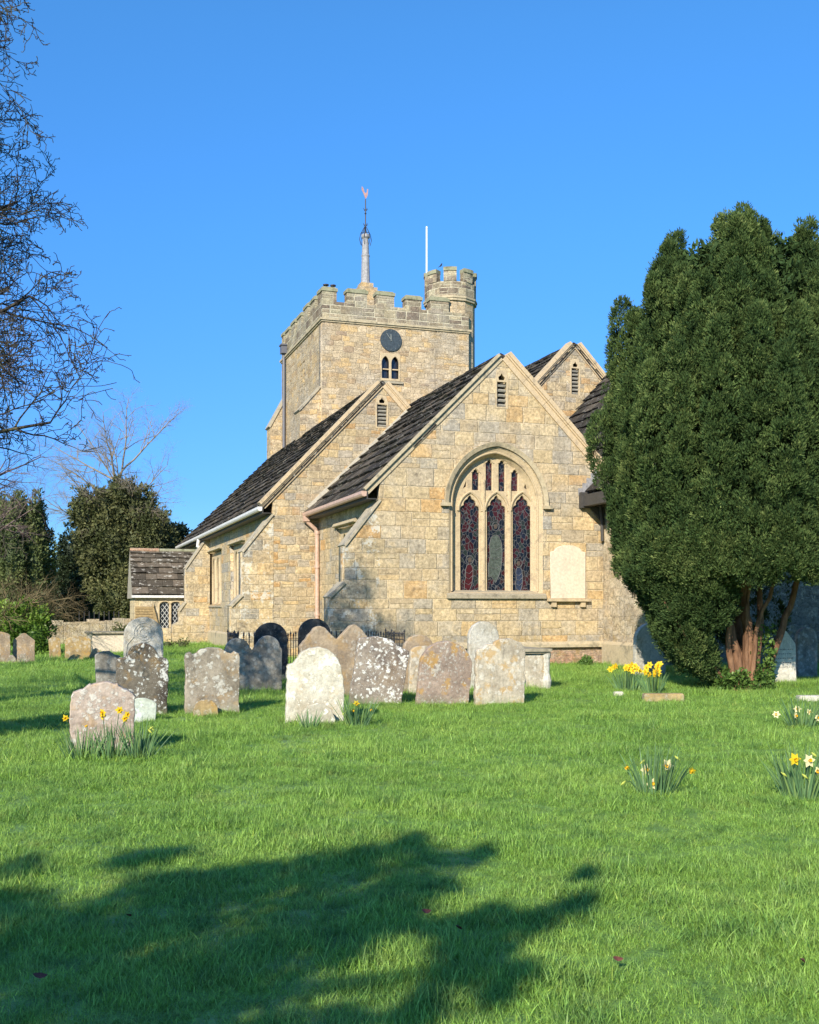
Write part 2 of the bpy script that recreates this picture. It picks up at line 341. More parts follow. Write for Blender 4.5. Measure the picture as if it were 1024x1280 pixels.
def glassmat(seed, c1):
    t = NT('leaded_stained_glass', .3, .5); c = t.vscale(t.co(), (1, 1, .75), (seed, 0, seed*2)); w = t.noise(c, 5, 2, .5, col=True)
    q = t.n('ShaderNodeVectorMath'); q.operation = 'MULTIPLY_ADD'; t.l(w, q.inputs[0]); q.inputs[1].default_value = (.16, 0, .16); t.l(c, q.inputs[2])
    v = t.vor(q.outputs[0], 10.5); e = t.vor(q.outputs[0], 10.5, 'DISTANCE_TO_EDGE')
    hue = t.sep(v.outputs['Color'])[0]; x, y, z = t.sep(t.co())
    k = t.ramp(hue, [(0, (.006, .009, .018)), (.3, (.009, .013, .022)), (.40, (.035, .006, .009)), (.5, (.014, .005, .008)), (.55, (.018, .026, .024)), (.8, (.010, .012, .026)), (.88, c1), (1, (.04, .045, .03))], 'CONSTANT')
    top = t.step(z, 3.9, 4.5); k = t.mix(t.math('MULTIPLY', top, t.math('GREATER_THAN', hue, .45)), k, (.055, .010, .014))
    k = t.mix(t.math('MULTIPLY', t.math('MULTIPLY', t.step(z, 2.9, 2.3), t.math('GREATER_THAN', hue, .6)), .6), k, (.045, .008, .010))
    ld = t.step(e.outputs['Distance'], .03, .07)
    k = t.mix(t.math('SUBTRACT', 1.0, ld), k, (.085, .085, .085))
    t.color(k); t.bump(t.noise(c, 30, 2), .3, .01); return t.m
M['glass'] = glassmat(1.3, (.04, .009, .013))
def lattice():
    t = NT('diamond_leaded_glass', .25, .5); x, y, z = t.sep(t.co())
    a = t.math('ADD', t.math('MULTIPLY', x, 5.5), t.math('MULTIPLY', z, 4.0)); b = t.math('SUBTRACT', t.math('MULTIPLY', x, 5.5), t.math('MULTIPLY', z, 4.0))
    da = t.math('ABSOLUTE', t.math('SUBTRACT', t.math('FRACT', a), .5)); db = t.math('ABSOLUTE', t.math('SUBTRACT', t.math('FRACT', b), .5))
    m = t.step(t.math('MINIMUM', da, db), .06, .13)
    t.color(t.mix(m, (.42, .42, .40), (.012, .014, .018))); return t.m
M['lattice'] = lattice()

def bark(name, a, b, sc=8, lich=None):
    t = NT(name, .95, .1); c = t.co(); v = t.vscale(c, (1, 1, .25)); n1 = t.noise(v, sc, 6, .7)
    k = t.ramp(n1, [(.3, a), (.7, b)])
    if lich: k = t.mix(t.math('MULTIPLY', t.step(t.noise(c, 4, 4, .7), .52, .6), .7), k, lich)
    t.color(k); t.bump(n1, .8, .03); return t.m
M['yew_bark'] = bark('reddish_yew_bark', (.085, .045, .028), (.34, .19, .11), 9)
M['twig'] = bark('hawthorn_bark', (.028, .024, .024), (.08, .065, .055), 12, (.15, .14, .08))
M['twig_pale'] = bark('pale_bare_bark', (.20, .16, .12), (.38, .33, .25), 6)
M['twig_pink'] = bark('pinkish_twigs', (.14, .10, .10), (.25, .18, .17), 6)
M['bark'] = bark('grey_brown_bark', (.05, .04, .03), (.14, .11, .08), 6)
def leafmat(name, stops, sc=1.2, rough=.6, trans=0.0, spec=.25):
    t = NT(name, rough, spec); ti = t.attr('tint'); p = t.pos()
    k = t.ramp(ti, stops); k = t.mix(1.0, k, t.ramp(t.noise(p, sc, 4, .6), [(.3, .72), (.7, 1.3)]), 'MULTIPLY'); t.color(k)
    if trans:
        tr = t.n('ShaderNodeBsdfTranslucent'); t.l(k, tr.inputs[0]); mx = t.n('ShaderNodeMixShader'); mx.inputs[0].default_value = trans
        t.l(t.b.outputs[0], mx.inputs[1]); t.l(tr.outputs[0], mx.inputs[2]); t.l(mx.outputs[0], t.out.inputs[0])
    return t.m
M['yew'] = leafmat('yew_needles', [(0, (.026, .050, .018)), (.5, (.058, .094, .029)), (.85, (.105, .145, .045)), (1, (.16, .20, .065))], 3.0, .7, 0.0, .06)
M['yew_far'] = leafmat('far_yew_needles', [(0, (.05, .07, .026)), (.5, (.085, .11, .038)), (1, (.13, .15, .05))], .8)
M['dark_leaf'] = leafmat('dark_evergreen_leaves', [(0, (.018, .03, .014)), (.6, (.033, .05, .022)), (1, (.06, .085, .033))], .8)
M['olive_leaf'] = leafmat('olive_ivy_leaves', [(0, (.045, .055, .02)), (.5, (.085, .095, .035)), (1, (.14, .14, .055))], .8)
M['laurel'] = leafmat('glossy_laurel_leaves', [(0, (.06, .12, .02)), (.5, (.13, .23, .03)), (1, (.26, .36, .06))], 2, .4, .25)
M['ivy'] = leafmat('ivy_leaves', [(0, (.04, .08, .02)), (.6, (.08, .15, .03)), (1, (.14, .22, .05))], 3, .45)
M['daff_leaf'] = leafmat('daffodil_leaves', [(0, (.07, .14, .06)), (.6, (.12, .22, .09)), (1, (.20, .30, .09))], 3, .45, .2)
def flat_petal(name, col):
    t = NT(name, .6, .2); t.color(col); tr = t.n('ShaderNodeBsdfTranslucent'); tr.inputs[0].default_value = (*col, 1)
    mx = t.n('ShaderNodeMixShader'); mx.inputs[0].default_value = .3; t.l(t.b.outputs[0], mx.inputs[1]); t.l(tr.outputs[0], mx.inputs[2]); t.l(mx.outputs[0], t.out.inputs[0]); return t.m
M['petal_y'] = flat_petal('yellow_petal', (.85, .62, .03)); M['petal_c'] = flat_petal('cream_petal', (.85, .78, .42))
M['trumpet'] = flat_petal('orange_yellow_trumpet', (.88, .50, .02)); M['bud'] = flat_petal('green_yellow_bud', (.55, .60, .12))

def grassmat(name, ground=False):
    t = NT(name, .5, .4); p = t.pos()
    n1 = t.noise(p, .55, 4, .6); n2 = t.noise(p, 3.2, 4, .65); n3 = t.noise(p, 28, 3, .7)
    k = t.ramp(n1, [(.30, (.200, .350, .062)), (.5, (.270, .440, .080)), (.7, (.345, .500, .098))])
    k = t.mix(t.math('MULTIPLY', t.step(n2, .5, .72), .55), k, (.28, .38, .10))
    k = t.mix(t.math('MULTIPLY', t.step(t.noise(p, .9, 5, .7), .58, .70), .35), k, (.27, .26, .10))
    k = t.mix(t.math('MULTIPLY', t.step(t.noise(p, 3.5, 4, .65), .50, .62), .5), k, (.085, .20, .05))
    k = t.mix(t.math('MULTIPLY', t.step(t.noise(p, 2.1, 3, .6), .60, .72), .5), k, (.33, .40, .10))
    k = t.mix(1.0, k, t.ramp(n3, [(.3, .6), (.7, 1.45)]), 'MULTIPLY')
    if ground:
        k = t.mix(.6, k, (.08, .14, .025)); t.color(k); t.bump(n3, .7, .03); return t.m
    z = t.attr('tint'); k = t.mix(1.0, k, t.ramp(z, [(0, .55), (.5, 1.0), (.955, 1.3), (.965, (1.7, 1.35, 1.2)), (1, (1.9, 1.45, 1.5))]), 'MULTIPLY')
    t.color(k); tr = t.n('ShaderNodeBsdfTranslucent'); t.l(k, tr.inputs[0]); mx = t.n('ShaderNodeMixShader'); mx.inputs[0].default_value = .35
    t.l(t.b.outputs[0], mx.inputs[1]); t.l(tr.outputs[0], mx.inputs[2]); t.l(mx.outputs[0], t.out.inputs[0]); return t.m
M['ground'] = grassmat('turf_soil', True); M['grass'] = grassmat('grass_blades')

def gravestone(name, base, dark, white=.5, orange=0., wsc=9, seed=0., streak=.3, wcol=(.66, .64, .56), dlow=0.0):
    t = NT(name, .95, .12); c = t.vscale(t.co(), (1, 1, 1), (seed, seed*.7, seed*1.3)); z = t.sep(t.co())[2]
    k = t.mix(t.step(t.noise(c, 2.2, 6, .65), .38, .66), base, dark)
    k = t.mix(1.0, k, t.ramp(t.noise(c, 18, 6, .75), [(.25, .6), (.75, 1.4)]), 'MULTIPLY')
    st = t.noise(t.vscale(c, (5, 5, .7)), 3, 5, .6)
    k = t.mix(t.math('MULTIPLY', t.step(st, .52, .7), streak), k, (.11, .10, .085))
    if orange:
        o_ = t.step(t.math('ADD', t.noise(c, 3.5, 6, .7), t.math('MULTIPLY', z, .06)), .56, .64)
        k = t.mix(t.math('MULTIPLY', o_, orange), k, (.46, .26, .055))
    w1 = t.noise(c, 24, 6, .8); dv = t.n('ShaderNodeVectorMath'); dv.operation = 'MULTIPLY_ADD'; t.l(t.noise(c, 9, 5, .75, col=True), dv.inputs[0]); dv.inputs[1].default_value = (.16, .16, .16); t.l(c, dv.inputs[2]); cd = dv.outputs[0]
    d1 = t.vor(cd, wsc, 'F1').outputs['Distance']
    msk = t.noise(c, 3.0, 6, .7); th = t.math('ADD', d1, t.math('MULTIPLY', w1, .9))
    sp = t.math('MULTIPLY', t.step(t.math('SUBTRACT', th, t.math('MULTIPLY', msk, 1.9)), -.08, -.20), t.step(w1, .38, .48))
    k = t.mix(t.math('MULTIPLY', sp, white), k, wcol)
    d2 = t.vor(t.vscale(cd, (1, 1, 1), (3, 1, 2)), wsc*2.6, 'F1').outputs['Distance']
    s2 = t.math('MULTIPLY', t.step(t.math('ADD', d2, t.math('MULTIPLY', w1, .3)), .36, .31), t.step(t.noise(c, 4, 3, .6), .45, .55))
    k = t.mix(t.math('MULTIPLY', s2, white), k, wcol)
    lz = t.step(t.math('ADD', z, t.math('MULTIPLY', w1, .35)), .42, .12)
    k = t.mix(t.math('MULTIPLY', lz, .35), k, (.20, .22, .10))
    t.color(k); t.bump(t.math('ADD', t.noise(c, 26, 6, .7), t.math('MULTIPLY', sp, .3)), .8, .012); return t.m
# ------------------------------------------------------------------ ground
def build_ground():
    mb = MB(); xs = sorted(set([-900, -300, -120, -60]+list(np.arange(-30, 30.1, .6))+[60, 120, 300, 900])); ys = sorted(set([-300, -80, -30]+list(np.arange(-12, 42.1, .6))+[60, 90, 150, 300, 1500]))
    nx = len(xs); vs = [(x, y, gz(x, y) if (-30 < x < 30 and -12 < y < 42) else 0) for y in ys for x in xs]
    fs = [(j*nx+i, j*nx+i+1, (j+1)*nx+i+1, (j+1)*nx+i) for j in range(len(ys)-1) for i in range(nx-1)]
    mb.add(vs, fs); o = mb.obj('ground', M['ground'], smooth=True); tag(o, kind='structure')
build_ground()

# ------------------------------------------------------------------ the church
church = empty('church', (OX, OY, 0), CH_ROT, 'medieval sandstone parish church with square battlemented tower and steep dark slate roofs', 'church')
UZ = lambda d0=0: (lambda a, b, d: (a, d, b))
VZ = lambda: (lambda a, b, d: (d, a, b))
UL, UR_, ZE, ZR = -3.52, 3.11, 4.95, 8.52
E0 = lambda x, y, v=0: Epl(x, y, v)
def zx(x, y): return (540+x/4.268, 540+y/4.268)         # enlarged crop -> photograph pixel
ECH = -0.185
# --- chancel
wc = -0.17; WHW = 1.40; WRISE = 1.56; WSP = 4.45; WSILL = 2.06
louv = [E0(621, 477), E0(634, 477), E0(634, 509), E0(621, 509)]
lu0, lu1 = -0.17, 0.13; lz0, lz1 = 7.14, 7.86
wo_ = arch(wc, WHW, WSILL-.05, WSP, WRISE, 14)
wall = plate('wall', M['wall'], church, [(UL, .66), (UR_, .66), (UR_, ZR-1.0*UR_-.05), (0, ZR-.05), (UL, ZR+1.0*UL-.05)],
    [wo_, [(lu0, lz0), (lu1, lz0), (lu1, lz1), ((lu0+lu1)/2+.06, lz1+.24), ((lu0+lu1)/2-.06, lz1+.24), (lu0, lz1)]], t=.5, at=0, label='east gable wall of warm coursed sandstone')
p = MB(); p.box((UL-.02, .02, -.4), (UR_, .5, .50)); p.obj('footing', M['brick'], wall)
p = MB(); p.prism([(-.10, .50), (.5, .50), (.5, .66), (0, .66), (-.10, .58)], lambda a, b, d: (d, a, b), UL-.08, UR_-.002); p.obj('plinth', M['hood'], wall)
# great east window
frame_m = MB(); inner = arch(wc-.02, 1.15, WSILL, WSP, 1.32, 14)
mid1 = arch(wc-.01, 1.30, WSILL-.03, WSP, 1.46, 14); mid2 = arch(wc-.015, 1.24, WSILL-.02, WSP, 1.40, 14)
strip(frame_m, wo_, mid1, lambda a, b: (a, .012, b), lambda a, b: (a, .06, b)); strip(frame_m, mid1, mid2, lambda a, b: (a, .06, b), lambda a, b: (a, .15, b)); strip(frame_m, mid2, inner, lambda a, b: (a, .15, b), lambda a, b: (a, .26, b))
rl = MB(); rl.tube([(a, .075, b) for a, b in arch(wc-.01, 1.285, WSILL, WSP, 1.445, 14)[1:]]+[(wc-.01-1.285, .075, WSILL)], .03, 6)
win = frame_m.obj('window', M['lime'], church, 'great east window with three tall stained glass lights'); rl.obj('roll_moulding', M['lime'], win)
def hood(parent, c, hw, zs, rise, w=.13, proj=.11, drop=.0, mat='hood', v0=0.0, n=16, stops=True):
    A = arch(c, hw, zs-drop, zs, rise, n)[1:]; A = A+[(c-hw, zs-drop)]; B = arch(c, hw+w, zs-drop, zs, rise+w, n)[1:]+[(c-hw-w, zs-drop)]
    mb = MB(); m = len(A)
    for dd0, dd1, s in ((v0+.0, v0-proj, 0), ):
        vs = [(a, v0, b) for a, b in A]+[(a, v0-proj*.6, b) for a, b in A]+[(a, v0-proj, b) for a, b in B]+[(a, v0, b) for a, b in B]
        fs = []
        for k in range(3):
            for i in range(m-1): fs.append((k*m+i, k*m+i+1, (k+1)*m+i+1, (k+1)*m+i))
        fs += [(0, m, 2*m, 3*m), (m-1, 2*m-1, 3*m-1, 4*m-1)]; mb.add(vs, fs)
    if stops:
        for sgn in (-1, 1):
            u = c+sgn*(hw+w*.5); mb.box((u-.09 if sgn > 0 else u-.17, v0-proj-.01, zs-drop-.09), (u+.17 if sgn > 0 else u+.09, v0+.001, zs-drop+.0))
    return mb.obj('hood_mould', M[mat], parent)
hood(win, wc, WHW+.02, WSP, WRISE+.04, w=.12)
# tracery plate
def Z(x, y):
    return E0(*zx(x, y), .30)
def light(x0, x1, ytop, ybot, cusp=True):
    (u0, z0) = Z(x0, ybot); (u1, _) = Z(x1, ybot); (_, zt) = Z((x0+x1)/2, ytop); c = (u0+u1)/2; h = (u1-u0)/2; z0 = WSILL+.02 if ybot > 700 else z0
    zs = zt-h*1.55; L = [(u0, z0), (u1, z0), (u1, zs)]
    if cusp:   # cusped ogee-ish head
        prof = [(1.0, 0), (1.0, .22), (.90, .42), (.72, .50), (.62, .56), (.66, .74), (.55, .98), (.34, 1.12), (.24, 1.16), (.20, 1.30), (.10, 1.44), (0, 1.52)]
    else: prof = [(1, 0), (.9, .5), (.6, 1.0), (.3, 1.3), (0, 1.5)]
    L = [(u0, z0), (u1, z0)]+[(c+a*h, zs+b*h) for a, b in prof]+[(c-a*h, zs+b*h) for a, b in prof[-2::-1]]
    return L
lights = [light(150, 251, 338, 820), light(292, 391, 338, 820), light(429, 528, 338, 820),
          light(213, 249, 197, 310), light(286, 320, 148, 312), light(354, 388, 150, 316), light(423, 457, 200, 315)]
def tri(x0, y0, x1, y1, x2, y2): return [Z(x0, y0), Z(x1, y1), Z(x2, y2)]
small = [tri(164, 302, 184, 290, 180, 262), tri(492, 300, 510, 308, 494, 268)]
small += [tri(262, 342, 284, 342, 273, 318), tri(396, 342, 418, 342, 407, 320)]
plate('tracery', M['lime'], win, [(a, b) for a, b in arch(wc-.02, 1.2, WSILL-.04, WSP, 1.37, 14)], lights+small, t=.12, bevel=.018, at=.26)
pr = MB()   # raised mouldings over the three lights, and mullions standing proud
for L in lights[:3]:
    hd = L[2:]; c = (L[0][0]+L[1][0])/2; pr = MB(); hw_ = (L[1][0]-L[0][0])/2; pr.tube([(a, .245, b) for a, b in arch(c, hw_+.075, 0, hd[0][1], hd[len(hd)//2][1]-hd[0][1]+.10, 9)[2:]], .040, 6); pr.obj('arch_moulding', M['lime'], win)
for L in lights[3:]:
    hd = L[2:]; c = (L[0][0]+L[1][0])/2; pr = MB(); pr.tube([(c+(a-c)*1.35, .255, b+.03) for a, b in hd][1:-1], .022, 5); pr.obj('arch_moulding', M['lime'], win)
mu = [(lights[0][1][0]+lights[1][0][0])/2, (lights[1][1][0]+lights[2][0][0])/2]
for m_ in mu:
    pr = MB(); pr.prism([(m_-.06, .262), (m_-.022, .20), (m_+.022, .20), (m_+.06, .262)], lambda a, b, d: (a, b, d), WSILL, 5.15); pr.obj('mullion', M['lime'], win)
gl = []
for k, L in enumerate(lights+small):
    us = [a for a, b in L]; zs_ = [b for a, b in L]; g = MB(); x0, x1, z0, z1 = min(us)-.03, max(us)+.03, min(zs_)-.03, max(zs_)+.03
    g.box((x0, .335+.0007*k, z0), (x1, .345+.0007*k, z1)); g.obj('stained_glass', M['glass'], win)
    gl.append(L)
# leaded robed figures in the lights (plain generic shapes)
M['leadcame'] = plain('lead_came', (.15, .15, .15), .6)
def figure(cx_, zb, zt, mat_body, mat_head, halo=True, lean=0.0):
    H_ = zt-zb; body = [(-.42, 0), (-.28, .02), (0, -.10), (.22, .05), (.34, .2), (.40, .5), (.36, .66), (.22, .76), (.10, .80), (-.10, .80), (-.26, .76), (-.38, .62), (-.34, .4), (-.45, .2)]
    s = H_*.42; P_ = [(cx_+a*s*.8+lean*b*s, zb+b*H_) for a, b in body]
    o1 = plate('leaded_figure', mat_body, win, P_, t=.008, at=.326)
    hd = [(cx_+lean*s+.055*math.cos(t), zt-.05+.07*math.sin(t)) for t in np.linspace(0, 2*math.pi, 12, endpoint=False)]
    plate('leaded_figure', mat_head, win, hd, t=.008, at=.325)
    ld = MB()
    ld.tube([(a, .322, b) for a, b in P_+P_[:1]], .007, 4)
    if halo: ld.tube([(cx_+lean*s+.11*math.cos(t), .322, zt-.05+.12*math.sin(t)) for t in np.linspace(0, 2*math.pi, 15)], .007, 4)
    for q in (.2, .38, .55): ld.tube([(cx_-s*.3+lean*q*s, .322, zb+q*H_), (cx_+lean*q*s, .322, zb+q*H_-.05), (cx_+s*.28+lean*q*s, .322, zb+q*H_+.04)], .006, 4)
    ld.obj('leading', M['leadcame'], win)
M['robe'] = plain('grey_green_glass', (.075, .09, .075), .3, n=.6); M['robe_red'] = plain('dark_red_glass', (.06, .012, .015), .3, n=.5); M['face'] = plain('brownish_glass', (.09, .07, .055), .3); M['robe_blue'] = plain('blue_glass', (.03, .04, .07), .3, n=.6)
lc = [(L[0][0]+L[1][0])/2 for L in lights[:3]]
figure(lc[1], 2.45, 3.92, M['robe'], M['face'])
figure(lc[0]-.02, 2.12, 2.98, M['robe_red'], M['face'], True, .1); figure(lc[2]-.05, 2.12, 2.9, M['robe_blue'], M['face'], True, -.1)
sb = MB(); sb.prism([(-.09, 1.86), (.12, 1.86), (.30, 2.07), (.26, 2.09), (-.02, 2.0), (-.09, 1.96)], lambda a, b, d: (d, a, b), wc-1.47, wc+1.47)
sb.obj('sill', M['sill'], win)
# louvre builder (frame + slats), used for all gables
def louvre(parent, u0, u1, z0, z1, v, head=.26, mat_f='lime', label=None):
    c = (u0+u1)/2; fr = .045
    o = plate('louvre_window', M[mat_f], parent, [(u0-fr, z0-fr), (u1+fr, z0-fr), (u1+fr, z1+fr*.2), (c+.14, z1+head+fr), (c-.14, z1+head+fr), (u0-fr, z1+fr*.2)],
        [[(u0+.012, z0), (u1-.012, z0), (u1-.012, z1-.03), (u0+.012, z1-.03)], [(c-.085, z1+.02), (c+.085, z1+.02), (c+.10, z1+.10), (c+.03, z1+.15), (c, z1+.21), (c-.03, z1+.15), (c-.10, z1+.10)]], t=.06, bevel=.006, at=v-.012, label=label)
    s = MB(); n = int((z1-z0)/.125)
    for k in range(n): z = z0+(k+.5)*(z1-z0-.03)/n; s.prism([(.04, -.015), (.065, -.055), (.19, .03), (.165, .06)], lambda a, b, d, z=z: (d, v+a, z+b), u0-.02, u1+.02)
    s.obj('slat', M['louvre'], o)
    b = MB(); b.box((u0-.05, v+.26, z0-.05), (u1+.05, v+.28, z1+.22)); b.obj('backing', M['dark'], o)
louvre(church, lu0, lu1, lz0, lz1, 0)
# north return of the chancel below the annexe, south side wall with window and niche
sw0, sw1 = 2.35, 4.62
def south_light(y0, y1, z0, z1): return arch((y0+y1)/2, (y1-y0)/2, z0, z1-(y1-y0)*.8, (y1-y0)*.72, 5)
wside = plate('wall', M['wall'], church, [(.5, .0), (7.0, .0), (7.0, 4.72), (.5, 4.72)], [[(sw0, 1.50), (sw1, 1.50), (sw1, 4.02), (sw0, 4.02)], arch(5.55, .27, .9, 1.62, .28, 6)], t=.5, at=UL, plane='vz', label='sunlit south chancel wall')
p = MB(); p.prism([(-.09, -.3), (.25, -.3), (.25, .66), (0, .66), (-.09, .58)], lambda a, b, d: (UL+a, d, b), .0, 7.0); p.obj('plinth', M['hood'], wside)
p = MB(); p.box((UL+.26, 5.2, .8), (UL+.30, 5.9, 2.0)); p.obj('niche_back', M['porch_wall'], wside)
def square_window(y0, y1, z0, z1, u, n=3, parent=church, glass='glassdark', hoodm=True, blind=False):
    w = (y1-y0-.16)/n; holes = [south_light(y0+.08+k*w+.07, y0+.08+(k+1)*w-.07, z0+.1, z1-.12) for k in range(n)]
    o = plate('window', M['lime'], parent, [(y0, z0), (y1, z0), (y1, z1), (y0, z1)], holes, t=.10, bevel=.012, at=u+.13, plane='vz')
    g = MB(); g.box((u+.29, y0+.01, z0+.01), (u+.31, y1-.01, z1-.01)); g.obj('pane', M[glass], o)
    for k in range(1, n): m = MB(); y = y0+.08+k*w; m.prism([(u+.13, y-.05), (u+.07, y-.02), (u+.07, y+.02), (u+.13, y+.05)], lambda a, b, d: (a, b, d), z0+.03, z1-.35); m.obj('mullion', M['lime'], o)
    if hoodm:
        h = MB(); h.prism([(0.002, z1+.04), (0.002, z1+.17), (-.07, z1+.15), (-.12, z1+.06), (-.10, z1+.04)], lambda a, b, d: (u+a, d, b), y0-.12, y1+.12)
        h.obj('hood_mould', M['hood'], o)
    s = MB(); s.prism([(-.05, z0-.12), (.12, z0-.12), (.12, z0), (-.05, z0-.06)], lambda a, b, d: (u+a, d, b), y0-.05, y1+.05); s.obj('sill', M['sill'], o)
    return o
square_window(sw0, sw1, 1.50, 4.02, UL, 3)
# --- slates
def slates(name, parent, e0, e1, r0, r1, rows, wmin=.32, wmax=.7, th=.04, mat='roof', label=None, jit=.012, tmax=1.0):
    e0, e1, r0, r1 = map(Vector, (e0, e1, r0, r1)); nrm = (e1-e0).cross(r0-e0).normalized(); nrm = nrm if nrm.z > 0 else -nrm
    P_ = lambda s, t: e0.lerp(e1, s).lerp(r0.lerp(r1, s), t)
    ex = [1.35-.7*i/(rows-1) for i in range(rows)]; tot = sum(ex); ts = [0]
    for q in ex: ts.append(ts[-1]+q/tot)
    mb = MB(); mb.add([p_+nrm*.002 for p_ in (e0, e1, r1, r0)]+[p_-nrm*.05 for p_ in (e0, e1, r1, r0)], [(0, 1, 2, 3), (4, 5, 6, 7), (0, 1, 5, 4), (1, 2, 6, 5), (2, 3, 7, 6), (3, 0, 4, 7)], .1)
    for i in range(rows):
        t0, t1 = ts[i], min(1.0, ts[i+1]+.02); L = (P_(1, t0)-P_(0, t0)).length; s = -random.uniform(0, .3)*wmin/L; sag = random.uniform(-.01, .01)
        while s < 1:
            w = random.uniform(wmin, wmax)*(1.2-.5*i/rows)/L; s0, s1 = max(0, s+.006/L), min(1, s+w-.006/L); s += w
            if s1-s0 < .03/L: continue
            lo = .07+random.uniform(0, jit*2.5); hi = .012; dt = random.uniform(-.014, .014)/ (P_(0, 1)-P_(0, 0)).length
            th_ = th*random.uniform(.7, 1.4); a, b = P_(s0, max(0, t0+dt)) if i else P_(s0, t0+dt), P_(s1, t0+dt)
            c, d = P_(s1, t1), P_(s0, t1); q = random.uniform(-jit, jit)
            vs = [a+nrm*(lo+q), b+nrm*(lo-q), c+nrm*hi, d+nrm*hi]; vs += [v+nrm*th_ for v in vs]
            mb.add(vs, [(0, 3, 2, 1), (4, 5, 6, 7), (0, 1, 5, 4), (1, 2, 6, 5), (2, 3, 7, 6), (3, 0, 4, 7)], random.random())
    return mb.obj(name, M[mat], parent, label, tints=True)
ch_roof = slates('roof', church, (-3.92, -.03, 4.60), (-3.92, 7.0, 4.60), (0, -.03, ZR+.02), (0, 7.0, ZR+.02), 13, th=.055, label='steep dark stone slate roof of the chancel')
slates('roof', church, (-.9, 7.0, 7.60), (-.9, 8.6, 7.60), (0, 7.0, ZR+.02), (0, 8.6, ZR+.02), 3)
slates('roof', church, (3.3, 8.6, 5.22), (3.3, .0, 5.22), (0, 8.6, ZR+.02), (0, .0, ZR+.02), 12, wmin=.5, wmax=1)
def ridge(parent, p0, p1, r=.13, mat='cap'):
    mb = MB(); p0, p1 = Vector(p0), Vector(p1); L = (p1-p0).length; n = max(1, int(L/.5))
    for k in range(n): a, b = p0.lerp(p1, k/n), p0.lerp(p1, (k+1)/n-.01/L); o = Vector((0, 0, random.uniform(-.012, .012))); mb.tube([a+o, b+o], r, 8)
    mb.obj('ridge_tile', M[mat], parent)
ridge(ch_roof, (0, .1, ZR+.02), (0, 8.6, ZR+.02), .12, 'roof')
def coping(parent, ap, en, v, w=.20, d=.30, mat='coping', name='coping', fwd=.07):
    """gable coping from apex ap=(u,z) to eave end en=(u,z)"""
    a = Vector((ap[0], 0, ap[1])); b = Vector((en[0], 0, en[1])); dd = (b-a); L = dd.length; dd.normalize(); nn = Vector((-dd.z, 0, dd.x)); nn = nn if nn.z > 0 else -nn
    mb = MB(); n = max(1, int(L/.85)); g = .004
    for k in range(n):
        s0, s1 = L*k/n+g, L*(k+1)/n-g; j = random.uniform(-.004, .004)
        for lo, hi, f0 in ((-.02, w*.45, -fwd+.02), (w*.45+.001, w*.62, -fwd-.015), (w*.62+.001, w, -fwd-.05)):
            P = [(a+dd*s+nn*q) for s, q in ((s0, lo), (s1, lo), (s1, hi), (s0, hi))]
            vs = [(p_.x, v+f0+j, p_.z) for p_ in P]+[(p_.x, v+d-(w-hi)*.02, p_.z) for p_ in P]
            mb.add(vs, [(0, 1, 2, 3), (4, 5, 6, 7), (0, 1, 5, 4), (1, 2, 6, 5), (2, 3, 7, 6), (3, 0, 4, 7)])
    return mb.obj(name, M[mat], parent)
coping(church, (0, ZR-.06), (-3.86, ZR-3.90), 0, w=.19, d=.05, fwd=.05, mat='hood')
coping(church, (0, ZR-.06), (3.04, ZR-3.10), 0, w=.30, d=.34, fwd=.06)
# gutters
def gutter(parent, y0, y1, u, z, mat, r=.065, pipe=None, slope=0, end=True):
    mb = MB(); prof = [(-.075, .07), (-.085, -.01), (-.06, -.06), (0, -.075), (.06, -.06), (.07, .07)]
    vs = [(u+a, y, z+b+(slope if y == y1 else 0)) for y in (y0, y1) for a, b in prof]+[(u+a*.8, y, z+b*.8+.012+(slope if y == y1 else 0)) for y in (y0, y1) for a, b in prof]
    m = len(prof); fs = [(i, i+1, m+i+1, m+i) for i in range(m-1)]+[(2*m+i, 2*m+i+1, 3*m+i+1, 3*m+i) for i in range(m-1)]+[(0, 2*m, 3*m, m), (m-1, 3*m-1, 4*m-1, 2*m-1)]
    fs += [tuple(range(m)), tuple(range(m, 2*m))]
    mb.add(vs, fs); o = mb.obj('gutter', M[mat], parent)
    f = MB(); f.box((u+.075, y0, z-.14), (u+.10, y1, z+.05)); f.box((u+.10, y0, z-.14), (u+.38, y1, z-.12)); f.obj('soffit', M['blackbox'], o)
    return o
gutter(church, -.06, 6.98, -3.97, 4.62, 'pink')
dp = MB(); dp.tube([(-3.97, 6.78, 4.55), (-3.97, 6.78, 4.42), (-3.66, 6.78, 4.15), (-3.61, 6.78, 3.95), (-3.61, 6.78, .1)], .065, 8)
for z in (4.0, 2.9, 1.35): dp.lathe((-3.61, 6.78, z), [(.09, 0), (.09, .1)], 8)
dp.box((-4.06, 6.68, 4.40), (-3.88, 6.9, 4.58)); dp.obj('downpipe', M['pink'], church, 'pink painted downpipe')
